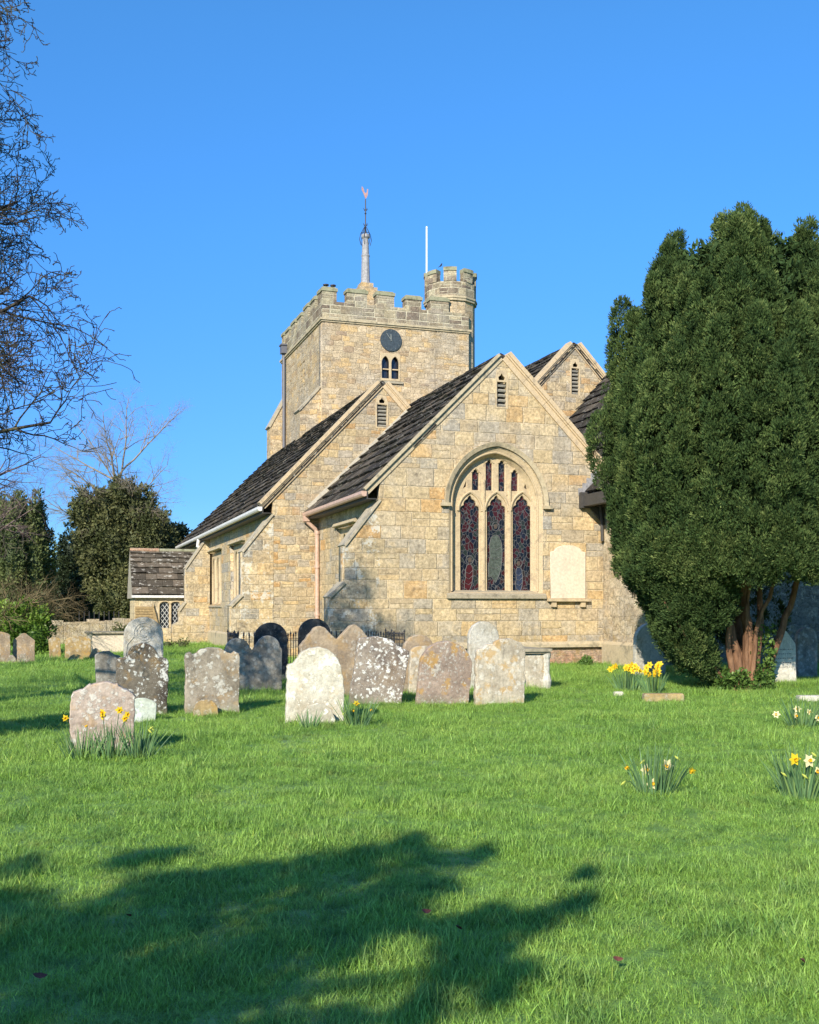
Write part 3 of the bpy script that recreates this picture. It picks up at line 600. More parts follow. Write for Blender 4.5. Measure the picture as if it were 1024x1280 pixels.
# buttresses: profile in (u,z), swept along v
def buttress(prof, v0, v1, mat, caps, parent=church, label=None):
    n = len(prof)
    b = plate('buttress', M[mat], parent, prof, t=v1-v0, at=v0, label=label)
    c = MB()
    for (a0, z0), (a1, z1) in caps:
        c = MB(); c.bar((a0, (v0+v1)/2, z0), (a1, (v0+v1)/2, z1), v1-v0+.10, .07, up=(-(z1-z0), 0, (a1-a0)) if a1 > a0 else ((z1-z0), 0, -(a1-a0)))
        c.obj('weathering', M['butt_cap'], b)
    return b
pA, pB, pC, pD = E0(471, 626), E0(431, 682), E0(431, 728), E0(412, 747)
bz = lambda p_: (p_[0], p_[1])
buttress([(UL+.02, -.3), (pD[0], -.3), bz(pD), (pB[0], pC[1]), bz(pB), (UL+.02, pA[1]+.02)], .012, .62, 'wall_worn', [(bz(pB), (UL, pA[1]+.03)), (bz(pD), (pB[0], pC[1]))], label='weathered corner buttress of the chancel')
# wall tablet
tb = [E0(687.5, 746), E0(731, 746)]; t0, t1 = tb[0][0], tb[1][0]; zt = E0(700, 748)[1]; zs_ = E0(709, 690)[1]
tab = plate('wall_tablet', M['tablet'], church, [(t0, zt), (t1, zt), (t1, zs_), (t1-.1, zs_+.02)]+[((t0+t1)/2+(t1-t0)/2*.78*math.cos(a), zs_+.02+.17*math.sin(a)) for a in np.linspace(0.05, math.pi-.05, 11)]+[(t0+.1, zs_+.02), (t0, zs_)], t=.06, bevel=.01, at=-.06, label='blank arched memorial tablet fixed to the wall')
s = MB(); s.box((t0-.1, -.15, zt-.085), (t1+.1, .002, zt-.002)); s.box((t0+.02, -.10, zt-.24), (t0+.16, .002, zt-.087)); s.box((t1-.16, -.10, zt-.24), (t1-.02, .002, zt-.087)); s.obj('ledge', M['lime'], tab)
# --- organ chamber / annexe on the right, projecting east
PRJ = Spl(793, 800, UR_)[0]
ax = plate('wall', M['wall_rough'], church, [(PRJ, .0), (-.001, .0), (-.001, 5.0), (PRJ, 5.0)], t=.5, at=UR_+.003, plane='vz', label='rough rubble wall of the annexe')
p = MB(); p.prism([(-.10, -.3), (.2, -.3), (.2, .66), (-.0, .66), (-.10, .58)], lambda a, b, d: (UR_+a, d, b), PRJ-.1, -.003-.10); p.obj('plinth', M['hood'], ax)
AXR = 7.3; AXS = 1.12; axz = lambda u: 4.80+AXS*(u-2.55)
AX1 = 2*AXR-UR_
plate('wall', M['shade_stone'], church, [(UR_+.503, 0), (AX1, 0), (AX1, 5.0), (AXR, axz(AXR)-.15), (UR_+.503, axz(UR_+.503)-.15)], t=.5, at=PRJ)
plate('wall', M['wall_rough'], church, [(PRJ+.5, 0), (7, 0), (7, 5), (PRJ+.5, 5)], t=.5, at=AX1-.5, plane='vz')
axroof = slates('roof', church, (2.55, PRJ-.15, 4.80), (2.55, -.12, 4.80), (AXR, PRJ-.15, axz(AXR)), (AXR, -.12, axz(AXR)), 16, label='annexe roof of dark stone slates')
slates('roof', church, (3.12, -.05, axz(3.12)), (3.12, 7.0, axz(3.12)), (AXR, -.05, axz(AXR)), (AXR, 7.0, axz(AXR)), 14)
slates('roof', church, (2*AXR-2.55, 7.0, 4.80), (2*AXR-2.55, PRJ-.15, 4.80), (AXR, 7.0, axz(AXR)), (AXR, PRJ-.15, axz(AXR)), 12, wmin=.5, wmax=1)
g = MB(); g.box((2.40, PRJ-.3, 4.46), (2.62, -.004, 4.78)); g.box((2.34, -.16, 4.42), (2.66, -.006, 4.86)); g.box((2.62, PRJ-.3, 4.60), (3.12, -.004, 4.64))
g.prism([(2.62, 4.46), (3.10, 4.46), (3.10, 3.95)], lambda a, b, d: (a, d, b), -.10, -.04)
g.tube([(2.95, -.12, 4.5), (3.0, -.12, 4.1), (3.02, -.12, 3.5)], .045, 8); g.obj('gutter', M['blackbox'], axroof, 'dark box gutter on a bracket')
fl = MB()
for k in range(5): u = 2.52+k*.13; fl.box((u-.20, -.020-.001*k, axz(u)+.02), (u+.12, -.001, axz(u)+.22))
fl.obj('flashing', M['lead'], axroof)
# --- south aisle with gable 2
V2 = 7.0; A2 = (-1.33, 9.02); AL = -5.02; SL2 = 1.05
l2 = [Epl(471, 505, V2), Epl(484, 534, V2)]; l2u0, l2u1 = l2[0][0], l2[1][0]; l2z0 = l2[1][1]; l2z1 = l2[0][1]+.02
w2 = plate('wall', M['wall_small'], church, [(AL, -.0), (2.3, 0), (2.3, A2[1]-SL2*3.63-.05), (A2[0], A2[1]-.05), (AL, A2[1]-SL2*(A2[0]-AL)-.05)], [[(l2u0, l2z0), (l2u1, l2z0), (l2u1, l2z1+.2), (l2u0, l2z1+.2)]], t=.5, at=V2+.003, label='small gable wall of thin coursed sandstone')
louvre(church, l2u0, l2u1, l2z0, l2z1, V2+.003, head=.22)
ew = 30.5
aw = [(Spl(288, 700, AL)[0], Spl(306, 700, AL)[0]), (Spl(261, 700, AL)[0], Spl(277, 700, AL)[0])]
aw = [(min(a), max(a)) for a in aw]; aw = [(12.1, 14.6), (17.2, 20.4)] if not (7 < min(aw[0]) < 20) else [(aw[0][1]-.0, aw[0][0]) if aw[0][0] > aw[0][1] else aw[0], aw[1]]
print('aisle windows', aw)
wsd = plate('wall', M['wall'], church, [(V2+.503, 0), (ew, 0), (ew, 5.0), (V2+.503, 5.0)], [[(a, 1.75), (b, 1.75), (b, 4.05), (a, 4.05)] for a, b in aw], t=.5, at=AL, plane='vz', label='long sunlit aisle wall')
for a, b in aw: square_window(a, b, 1.75, 4.05, AL, 3 if b-a > 2 else 2)
p = MB(); p.prism([(-.09, -.3), (.25, -.3), (.25, .62), (0, .62), (-.09, .54)], lambda a, b, d: (AL+a, d, b), V2+.52, ew); p.obj('plinth', M['hood'], wsd)
eaz = A2[1]-SL2*(A2[0]+5.35)*1.0
a_roof = slates('roof', church, (-5.35, V2-.06, A2[1]+.05-SL2*4.02), (-5.35, 30.9, A2[1]+.05-SL2*4.02), (A2[0], V2-.06, A2[1]+.05), (A2[0], 26.3, A2[1]+.05), 17, label='long dark stone slate aisle roof')
slates('roof', church, (2.3, 18, A2[1]+.05-SL2*3.63), (2.3, V2+.3, A2[1]+.05-SL2*3.63), (A2[0], 18, A2[1]+.05), (A2[0], V2+.3, A2[1]+.05), 10, wmin=.6, wmax=1.1)
ridge(a_roof, (A2[0], V2, A2[1]+.05), (A2[0], 26.3, A2[1]+.05), .11, 'roof')
coping(church, (A2[0], A2[1]-.05), (-5.30, A2[1]-.05-SL2*3.97), V2, w=.26, d=.25)
coping(church, (A2[0], A2[1]-.05), (.12, A2[1]-.05-SL2*1.45), V2, w=.26, d=.25)
gutter(church, V2-.1, 30.9, -5.45, A2[1]-SL2*4.02-.02, 'white', r=.08)
dp = MB(); gz2 = A2[1]-SL2*4.02-.15; yv = 22.0
dp.tube([(-5.45, yv, gz2+.05), (-5.5, yv, gz2-.25), (-5.15, yv, gz2-.55), (-5.12, yv, gz2-.9), (-5.12, yv, .1)], .08, 8); dp.obj('downpipe', M['white'], church)
fm = MB(); fm.bar((-3.85, V2-.03, 4.84), (-.42, V2-.03, 8.22), .06, .17, up=(-.7, 0, .7)); fm.obj('mortar_fillet', M['flash'], a_roof)
# far side rooms of the nave so that nothing is hollow
plate('wall', M['wall'], church, [(AL+.003, 0), (2.3, 0), (2.3, 5.0), (A2[0], 8.6), (AL+.003, 4.9)], t=.5, at=ew+.003)
q = [Epl(342, 645, V2), Epl(303, 690, V2), Epl(303, 744, V2), Epl(289, 758, V2)]
buttress([(AL+.02, -.3), (q[3][0], -.3), bz(q[3]), (q[1][0], q[2][1]), bz(q[1]), (AL+.02, q[0][1]+.05)], V2-.012, V2+.72, 'wall_worn', [(bz(q[1]), (AL, q[0][1]+.06)), (bz(q[3]), (q[1][0], q[2][1]))], label='stepped buttress at the aisle corner')
VB = Spl(262, 700, AL)[0]+.02
q = [Epl(259, 668, VB), Epl(232, 711, VB), Epl(230, 753, VB), Epl(224, 764, VB), Epl(216, 795, VB)]
print('far buttress', q)
buttress([(AL+.02, -.3), (q[4][0], -.3), (q[4][0], .85), (q[3][0], 1.0), bz(q[3]), (q[1][0], q[2][1]), bz(q[1]), (AL+.02, max(q[0][1], q[1][1]+.3))], VB, VB+.75, 'wall', [(bz(q[1]), (AL, max(q[0][1], q[1][1]+.3)+.01)), (bz(q[3]), (q[1][0], q[2][1]))], label='stepped buttress beside the porch')
# --- third gable (north aisle)
A3 = (6.04, 11.0); l3 = [Epl(723, 455, V2), Epl(733, 490, V2)]
plate('wall', M['wall_small'], church, [(A3[0]-5, 3.0), (A3[0]+4.9, 0), (A3[0]+4.9, A3[1]-5.25), (A3[0], A3[1]-.05), (A3[0]-5, A3[1]-5.35)], [[(l3[0][0], l3[1][1]), (l3[1][0], l3[1][1]), (l3[1][0], l3[0][1]+.2), (l3[0][0], l3[0][1]+.2)]], t=.5, at=V2+.55, label='right hand gable wall with louvre')
louvre(church, l3[0][0], l3[1][0], l3[1][1], l3[0][1], V2+.55)
r3 = slates('roof', church, (A3[0]-5, V2+.48, A3[1]+.04-5.3), (A3[0]-5, 18, A3[1]+.04-5.3), (A3[0], V2+.48, A3[1]+.04), (A3[0], 18, A3[1]+.04), 18, label='right hand gable roof of dark slates')
slates('roof', church, (A3[0]+5, 18, A3[1]+.04-5.3), (A3[0]+5, V2+.48, A3[1]+.04-5.3), (A3[0], 18, A3[1]+.04), (A3[0], V2+.48, A3[1]+.04), 12, wmin=.6, wmax=1.1)
ridge(r3, (A3[0], V2+.6, A3[1]+.04), (A3[0], 18, A3[1]+.04), .12, 'roof')
coping(church, (A3[0], A3[1]-.05), (A3[0]-4.9, A3[1]-.05-5.19), V2+.55, w=.28, d=.3)
coping(church, (A3[0], A3[1]-.05), (A3[0]+3.8, A3[1]-.05-4.03), V2+.55, w=.28, d=.3)
plate('wall', M['wall_small'], church, [(V2+1.1, 0), (18, 0), (18, 5.6), (V2+1.1, 5.6)], t=.5, at=A3[0]+4.4, plane='vz')
f3 = MB()
for k in range(6): u = 4.45+k*.17; f3.box((u-.22, V2+.50-.001*k, axz(u)+.05), (u+.12, V2+.548, axz(u)+.32))
f3.obj('flashing', M['lead'], r3)
# --- tower
VT = 18.0; TU0 = -.70; TU1 = Epl(586, 400, VT)[0]; TV1 = 26.6; ZS_ = 14.02; ZM = Epl(403, 357, VT)[1]; ZEm = Epl(430, 378, VT)[1]
bw = [Epl(476, 475, VT)[0], Epl(500, 475, VT)[0]]; bz0 = Epl(488, 475, VT)[1]; bz1 = Epl(488, 442, VT)[1]
tw = plate('tower', M['tower'], church, [(TU0, 3), (TU1, 3), (TU1, ZS_), (TU0, ZS_)], [[(bw[0], bz0), (bw[1], bz0), (bw[1], bz1), (bw[0], bz1)]], t=.6, at=VT, label='square rubble stone tower with battlements')
sl_ = [Spl(381, 490, TU0), Spl(375, 456, TU0)]
sl_y = (min(sl_[0][0], sl_[1][0]), max(sl_[0][0], sl_[1][0])); sl_z = (sl_[0][1], sl_[1][1])
t_ = plate('tower_wall', M['tower'], tw, [(VT+.602, 3), (TV1, 3), (TV1, ZS_), (VT+.602, ZS_)], [[(sl_y[0], sl_z[0]), (sl_y[1], sl_z[0]), (sl_y[1], sl_z[1]), (sl_y[0], sl_z[1])]], t=.6, at=TU0, plane='vz')
sb_ = plate('belfry_louvre', M['tower'], tw, arch(sum(sl_y)/2, (sl_y[1]-sl_y[0])/2+.05, sl_z[0]-.05, sl_z[1]-.4, .5, 5), [[(y-.09, z), (y+.09, z), (y+.09, z+.14), (y-.09, z+.14)] for y in (sl_y[0]+.25*(sl_y[1]-sl_y[0]), sl_y[0]+.75*(sl_y[1]-sl_y[0])) for z in np.arange(sl_z[0]+.05, sl_z[1]-.4, .24)], t=.08, at=TU0+.03, plane='vz')
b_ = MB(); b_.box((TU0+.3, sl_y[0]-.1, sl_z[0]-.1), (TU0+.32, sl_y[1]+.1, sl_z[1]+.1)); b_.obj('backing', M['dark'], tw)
w_ = MB(); w_.box((TU1-.6, VT+.602, 3), (TU1, TV1, ZS_)); w_.box((TU0+.602, TV1-.6, 3), (TU1-.602, TV1, ZS_)); w_.obj('tower_wall', M['tower'], tw)
# string course
def ring(mb, e, z0, z1):
    mb.box((TU0-e, VT-e, z0), (TU1+e, VT+.1, z1)); mb.box((TU0-e, VT+.102, z0), (TU0+.1, TV1+e, z1)); mb.box((TU0+.102, TV1-.1, z0), (TU1+e, TV1+e, z1)); mb.box((TU1-.1, VT+.102, z0), (TU1+e, TV1-.102, z1))
m = MB(); ring(m, .10, ZS_+.001, ZS_+.09); ring(m, .05, ZS_-.07, ZS_-.001); m.obj('string_course', M['hood'], tw)
mp = MB(); mc = MB(); T = .45; zz = ZS_+.092
mp.box((TU0, VT, zz), (TU1, VT+T, ZEm)); mp.box((TU0, VT+T+.002, zz), (TU0+T, TV1, ZEm)); mp.box((TU0+T+.002, TV1-T, zz), (TU1, TV1, ZEm)); mp.box((TU1-T, VT+T+.002, zz), (TU1, TV1-T-.002, ZEm))
mer = [(401, 421), (434, 459), (471, 493), (507, 527), (538, 561)]
pit = []
for a, b in mer: ua, ub = Epl(a, 370, VT)[0], Epl(b, 370, VT)[0]; pit.append((max(ua, TU0), ub))
pit[0] = (TU0, pit[0][1])
def merl(x0, y0, x1, y1, zt=ZM):
    zt = zt+random.uniform(-.05, .04)
    mp.box((x0, y0, ZEm+.002), (x1, y1, zt-.20)); mc.box((x0-.04, y0-.04, zt-.198), (x1+.04, y1+.04, zt-.06)); mc.box((x0+.03, y0+.03, zt-.058), (x1-.03, y1-.03, zt))
for a, b in pit: merl(a, VT, b, VT+T); merl(a, TV1-T, b, TV1)
ys = VT+.95
merl(TU0, VT+T+.002, TU0+T, VT+.85)
ys = VT+1.4
while ys+.85 < TV1-.3: merl(TU0, ys, TU0+T, ys+.85); merl(TU1-T, ys, TU1, ys+.85); ys += 1.36
mc.box((TU0-.03, VT-.03, ZEm-.07), (TU1+.03, VT+T+.02, ZEm-.0)) if False else None
mp.obj('parapet', M['parapet'], tw, 'darker battlemented parapet'); mc.obj('merlon_cap', M['cap'], tw)
# tower roof + lead spirelet + vane
cu_, cv_ = (TU0+TU1)/2, (VT+TV1)/2; spu = Epl(457, 360, cv_)[0]; d_ = lambda y: Epl(457, y, cv_)[1]
m = MB(); zb = ZS_+.2
m.box((TU0+T, VT+T, ZS_+.0), (TU1-T, TV1-T, zb)); m.obj('tower_roof', M['lead'], tw)
m = MB(); nst = 5
for k in range(nst):
    h = 1.3*(1-k/nst)+.25; z0 = d_(368)-.72+k*.24; m.box((spu-h*.6, cv_-h*.6, z0), (spu+h*.6, cv_+h*.6, z0+.24))
m.box((spu-1.0, cv_-1.0, zb), (spu+1.0, cv_+1.0, d_(368)-.72)); m.obj('spire_base', M['tower'], tw)
m = MB(); m.lathe((spu, cv_, 0), [(.30, d_(362)), (.22, d_(352)), (.19, d_(322)), (.21, d_(320)), (.18, d_(318)), (.145, d_(299)), (.20, d_(297)), (.21, d_(294)), (.10, d_(292))], 12); m.obj('lead_spirelet', M['lead'], tw, smooth=False)
m = MB(); m.tube([(spu, cv_, d_(293)), (spu, cv_, d_(249))], .028, 6)
for k in range(6):
    a = k*math.pi/3; m.tube([(spu+.22*math.cos(a), cv_+.22*math.sin(a), d_(307)), (spu+.30*math.cos(a), cv_+.30*math.sin(a), d_(300)), (spu+.24*math.cos(a), cv_+.24*math.sin(a), d_(293)), (spu+.03*math.cos(a), cv_+.03*math.sin(a), d_(283))], .014, 4)
m.tube([(spu+.21*math.cos(a), cv_+.21*math.sin(a), d_(292)) for a in np.linspace(0, 2*math.pi, 13)], .014, 4)
for y_, w__ in ((281, .14), (262, .13)):
    for a in range(4):
        c_, s_ = math.cos(a*math.pi/2+.4), math.sin(a*math.pi/2+.4); m.tube([(spu, cv_, d_(y_)), (spu+w__*.6*c_, cv_+w__*.6*s_, d_(y_)-.03), (spu+w__*c_, cv_+w__*s_, d_(y_)+.05)], .014, 4)
m.lathe((spu, cv_, d_(267)), [(.01, -.06), (.055, 0), (.01, .06)], 8); vrod = m.obj('vane_rod', M['dark_iron'], tw)
ck = [(-.18, .50), (-.10, .40), (-.05, .22), (.0, .18), (.06, .24), (.08, .40), (.13, .38), (.11, .12), (.06, -.02), (.0, -.08), (-.05, .02), (-.10, .16), (-.20, .34)]
plate('weathervane', M['vane'], vrod, [(spu+a, d_(249)+.1+b) for a, b in ck], t=.03, at=cv_-.015)
# clock and belfry window
ccx, ccz = Epl(488.5, 425.5, VT); cr = .485
m = MB(); m.prism([(ccx+cr*math.cos(a), ccz+cr*math.sin(a)) for a in np.linspace(0, 2*math.pi, 40, endpoint=False)], lambda a, b, d: (a, d, b), VT-.06, VT+.05); ck_ = m.obj('clock_face', M['clock'], tw, 'round dark clock face')
m = MB(); rr_ = [(cr-.012)]
for a0 in np.linspace(0, 2*math.pi, 12, endpoint=False):
    c_, s_ = math.cos(a0), math.sin(a0); m.bar((ccx+.38*c_, VT-.068, ccz+.38*s_), (ccx+.44*c_, VT-.068, ccz+.44*s_), .012, .016, up=(0, 1, 0))
m.obj('hour_marks', M['gold'], tw)
for a0, L, w in ((R(127), .36, .028), (R(93), .25, .045)):
    m = MB(); m.bar((ccx-.05*math.cos(a0), VT-.075, ccz-.05*math.sin(a0)), (ccx+L*math.cos(a0), VT-.075, ccz+L*math.sin(a0)), .014, w, up=(-math.sin(a0), 0, math.cos(a0)))
    m.obj('clock_hand', M['gold'], tw)
hb = (bw[0]+bw[1])/2; lw = (bw[1]-bw[0]-.20)/2
L2 = [arch(hb-.05-lw/2, lw/2+.0, bz0+.06, bz1-.42, .30, 5), arch(hb+.05+lw/2, lw/2+.0, bz0+.06, bz1-.42, .30, 5)]
bo = plate('belfry_window', M['lime'], tw, [(bw[0]-.01, bz0-.04), (bw[1]+.01, bz0-.04), (bw[1]+.01, bz1+.01), (bw[0]-.01, bz1+.01)], L2, t=.1, bevel=.012, at=VT-.02)
m = MB(); m.box((bw[0], VT+.2, bz0), (bw[1], VT+.23, bz1)); m.obj('pane', M['glassdark'], tw)
m = MB(); zc = (bz0+bz1)/2-.12; m.box((bw[0]+.05, VT+.08, zc), (bw[1]-.05, VT+.12, zc+.05)); m.obj('glazing_bar', M['lime'], tw)
m = MB(); m.box((bw[0]-.12, VT-.08, bz0-.16), (bw[1]+.12, VT+.02, bz0-.062)); m.obj('sill', M['sill'], tw)
# stair turret
tc = Epl(563, 380, 19.2); tuc = tc[0]; tvc = 19.2; Rt = 1.19; dt_ = lambda y: Epl(563, y, tvc-Rt)[1]
def octa(r, z0, z1, mb, n=12, ph=R(15)): mb.prism([(tuc+r*math.cos(a+ph), tvc+r*math.sin(a+ph)) for a in np.linspace(0, 2*math.pi, n, endpoint=False)], lambda a, b, d: (a, b, d), z0, z1)
m = MB(); octa(Rt*.95, 10, dt_(374)-.001, m); tu = m.obj('stair_turret', M['tower'], tw, 'round embattled stair turret')
m = MB(); octa(Rt*1.02, dt_(374), dt_(371), m); octa(Rt*1.05, dt_(371)+.001, dt_(368.5), m); m.obj('turret_string', M['hood'], tw)
m = MB(); octa(Rt, dt_(368.5)+.001, dt_(350), m)
cp = MB()
for k in range(8):
    a0 = k*math.pi/4+.42-.25; aa = np.linspace(a0, a0+.50, 4)
    po = [(tuc+Rt*math.cos(a), tvc+Rt*math.sin(a)) for a in aa]+[(tuc+(Rt-.32)*math.cos(a), tvc+(Rt-.32)*math.sin(a)) for a in aa[::-1]]
    zt_ = dt_(334)+random.uniform(-.05, .06); m.prism(po, lambda a, b, d: (a, b, d), dt_(350)+.001, zt_-.17)
    po = [(tuc+(Rt+.04)*math.cos(a), tvc+(Rt+.04)*math.sin(a)) for a in aa]+[(tuc+(Rt-.35)*math.cos(a), tvc+(Rt-.35)*math.sin(a)) for a in aa[::-1]]
    cp.prism(po, lambda a, b, d: (a, b, d), zt_-.169, zt_)
m.obj('turret_parapet', M['parapet'], tw); cp.obj('turret_cap', M['cap'], tw)
# tower buttresses, pipe, flues, pole
q = [Epl(401, 482, VT), Epl(378, 512, VT)]
pr_ = MB(); pr_.prism([(TU0+.02, 3), (q[1][0]-.05, 3), (q[1][0]-.05, q[1][1]), (TU0+.02, q[0][1])], lambda a, b, d: (a, d, b), VT+.25, VT+1.15); bt = pr_.obj('tower_buttress', M['tower'], tw)
c = MB(); c.bar((q[1][0]-.1, VT+.7, q[1][1]), (TU0+.02, VT+.7, q[0][1]+.05), 1.0, .08, up=(-.7, 0, .7)); c.obj('buttress_cap', M['butt_cap'], tw)
vq = TV1-.9; q = [Epl(356, 505, vq), Epl(338, 534, vq)]
pr_ = MB(); pr_.prism([(TU0+.02, 3), (q[1][0], 3), (q[1][0], q[1][1]), (TU0+.02, q[0][1]+.3)], lambda a, b, d: (a, d, b), vq, vq+.9); pr_.obj('tower_buttress', M['tower'], tw)
c = MB(); c.bar((q[1][0]-.05, vq+.45, q[1][1]), (TU0+.02, vq+.45, q[0][1]+.35), 1.0, .10, up=(-.7, 0, .7)); c.obj('buttress_cap', M['butt_cap'], tw)
pv = Spl(358, 440, TU0)[0]; pz = Spl(358, 440, TU0)[1]
m = MB(); m.tube([(TU0-.12, pv, 7.0), (TU0-.12, pv, pz)], .075, 8); m.box((TU0-.28, pv-.2, pz-.1), (TU0-.01, pv+.2, pz+.28)); m.box((TU0-.32, pv-.25, pz+.281), (TU0-.01, pv+.25, pz+.35)); m.obj('downpipe', M['grey_pipe'], tw)
for du in (0.0, .32):
    m = MB(); u = TU0+.25+du; m.lathe((u, VT+.35, ZM-.1), [(.06, 0), (.06, .22), (.13, .225), (.13, .27), (.03, .3)], 10); m.obj('flue_cowl', M['dark_iron'], tw)
pu = Epl(533.5, 340, 21.5); m = MB(); m.lathe((pu[0], 21.5, 0), [(.05, 13), (.042, Epl(533, 286, 21.5)[1]), (.055, Epl(533, 285.5, 21.5)[1]), (.03, Epl(533, 283, 21.5)[1])], 10); m.obj('flagpole', M['whitepole'], tw, 'plain white flagpole')
# --- porch
VP = VB+.80; PU0 = Epl(168.5, 742, VP)[0]; pz0 = 2.16; pzr = 4.22; PV2 = VP+3.0; pvr = VP+1.5
pw = [Epl(200, 752, VP), Epl(212, 785, VP), Epl(213.5, 752, VP), Epl(226, 785, VP)]
wl = [arch((pw[0][0]+pw[1][0])/2, (pw[1][0]-pw[0][0])/2, pw[1][1], pw[0][1]-.2, .2, 5), arch((pw[2][0]+pw[3][0])/2, (pw[3][0]-pw[2][0])/2, pw[3][1], pw[2][1]-.2, .2, 5)]
po = plate('porch', M['porch_wall'], church, [(PU0, 0), (AL, 0), (AL, pz0), (PU0, pz0)], wl, t=.4, at=VP, label='low porch with a lichened slate roof')
m = MB(); 
for k, L in enumerate(wl): us = [a for a, b in L]; zs2 = [b for a, b in L]; m.box((min(us)-.02, VP+.09, min(zs2)), (max(us)+.02, VP+.11, max(zs2)))
m.obj('lattice_pane', M['lattice'], po)
for L in wl:
    m = MB(); c_ = (L[0][0]+L[1][0])/2; m.tube([(c_+(a-c_)*1.22, VP-.01, b+.02) for a, b in L[1:]+L[:1]], .035, 5); m.obj('window_frame', M['lime'], po)
m = MB(); m.prism([(VP+.402, 0), (PV2, 0), (PV2, pz0), (pvr, pzr-.1), (VP+.402, pz0+.4)], lambda a, b, d: (d, a, b), PU0, PU0+.4); m.obj('porch_gable', M['porch_wall'], po)
m = MB(); m.prism([(VP-.15, pz0-.12), (pvr, pzr+.02), (PV2+.15, pz0-.12), (PV2+.15, pz0-.22), (pvr, pzr-.14), (VP-.15, pz0-.22)][:3], lambda a, b, d: (d, a, b), PU0-.12, PU0-.02); m.obj('verge', M['plain_side'], po)
slates('porch_roof', po, (PU0-.12, VP-.12, pz0+.0), (AL+.02, VP-.12, pz0+.0), (PU0-.12, pvr, pzr), (AL+.02, pvr, pzr), 8, wmin=.3, wmax=.8, mat='roof_porch', jit=.02)
slates('porch_roof', po, (PU0-.12, PV2+.12, pz0+.0), (AL+.02, PV2+.12, pz0+.0), (PU0-.12, pvr, pzr), (AL+.02, pvr, pzr), 8, wmin=.3, wmax=.8, mat='roof_porch')
m = MB(); m.box((PU0-.15, VP-.22, pz0-.10), (AL-.9, VP-.13, pz0+.01)); m.obj('porch_gutter', M['white'], po)
m = MB(); m.tube([(PU0-.1, pvr, pzr+.05), (PU0+1.2, pvr, pzr+.05)], .10, 8); m.obj('ridge_tile', M['brick'], po)
m = MB(); m.tube([(PU0+1.22, pvr, pzr+.05), (AL, pvr, pzr+.05)], .09, 8); m.obj('ridge_tile', M['cap'], po)
a_, b_ = Epl(170, 775, VP-.5), Epl(193, 758, VP-.5)
m = MB(); n_ = 5
for k in range(n_): z0 = a_[1]+(b_[1]-a_[1])*k/n_; m.box((a_[0], VP-.06-.012*(k % 2), z0+.01), (b_[0]+.05, VP-.003, z0+(b_[1]-a_[1])/n_-.008))
m.obj('wooden_panel', M['wood'], po)
st_ = [Epl(190, 752, VP), Epl(197.5, 779, VP), Epl(192, 779, VP)]
m = MB(); m.add([(a, VP-.12, b) for a, b in st_]+[(a, VP-.16, b) for a, b in st_], [(0, 1, 2), (3, 4, 5), (0, 1, 4, 3), (1, 2, 5, 4), (2, 0, 3, 5)]); m.obj('iron_stay', M['wood'], po)
# bird on the turret
bp = W(Epl(543, 336, tvc)[0], tvc-.9, dt_(334)+.03)
def bird(loc):
    o = empty('bird', loc, R(40), 'small dark bird perched on top of the round stair turret', 'bird')
    m = MB(); m.tube([(-.16, 0, .05), (-.10, 0, .10), (-.03, 0, .14), (.03, 0, .22), (.06, 0, .29), (.09, 0, .31), (.12, 0, .30)], [.012, .035, .065, .06, .036, .034, .012], 8); m.tube([(-.08, 0, .09), (-.27, 0, -.02)], [.03, .02], 5)
    m.obj('body', M['dark_iron'], o, smooth=True)
    m = MB(); m.tube([(.115, 0, .305), (.16, 0, .29)], [.012, .002], 5); m.obj('beak', M['grey_pipe'], o); m = MB(); m.tube([(-.01, .02, .1), (0, .02, -.03)], .006, 4); m.obj('leg', M['grey_pipe'], o); m = MB(); m.tube([(-.01, -.02, .1), (0, -.02, -.03)], .006, 4); m.obj('leg', M['grey_pipe'], o)
bird(bp)
bpy.data.objects['bird'].scale = (.62, .62, .62)
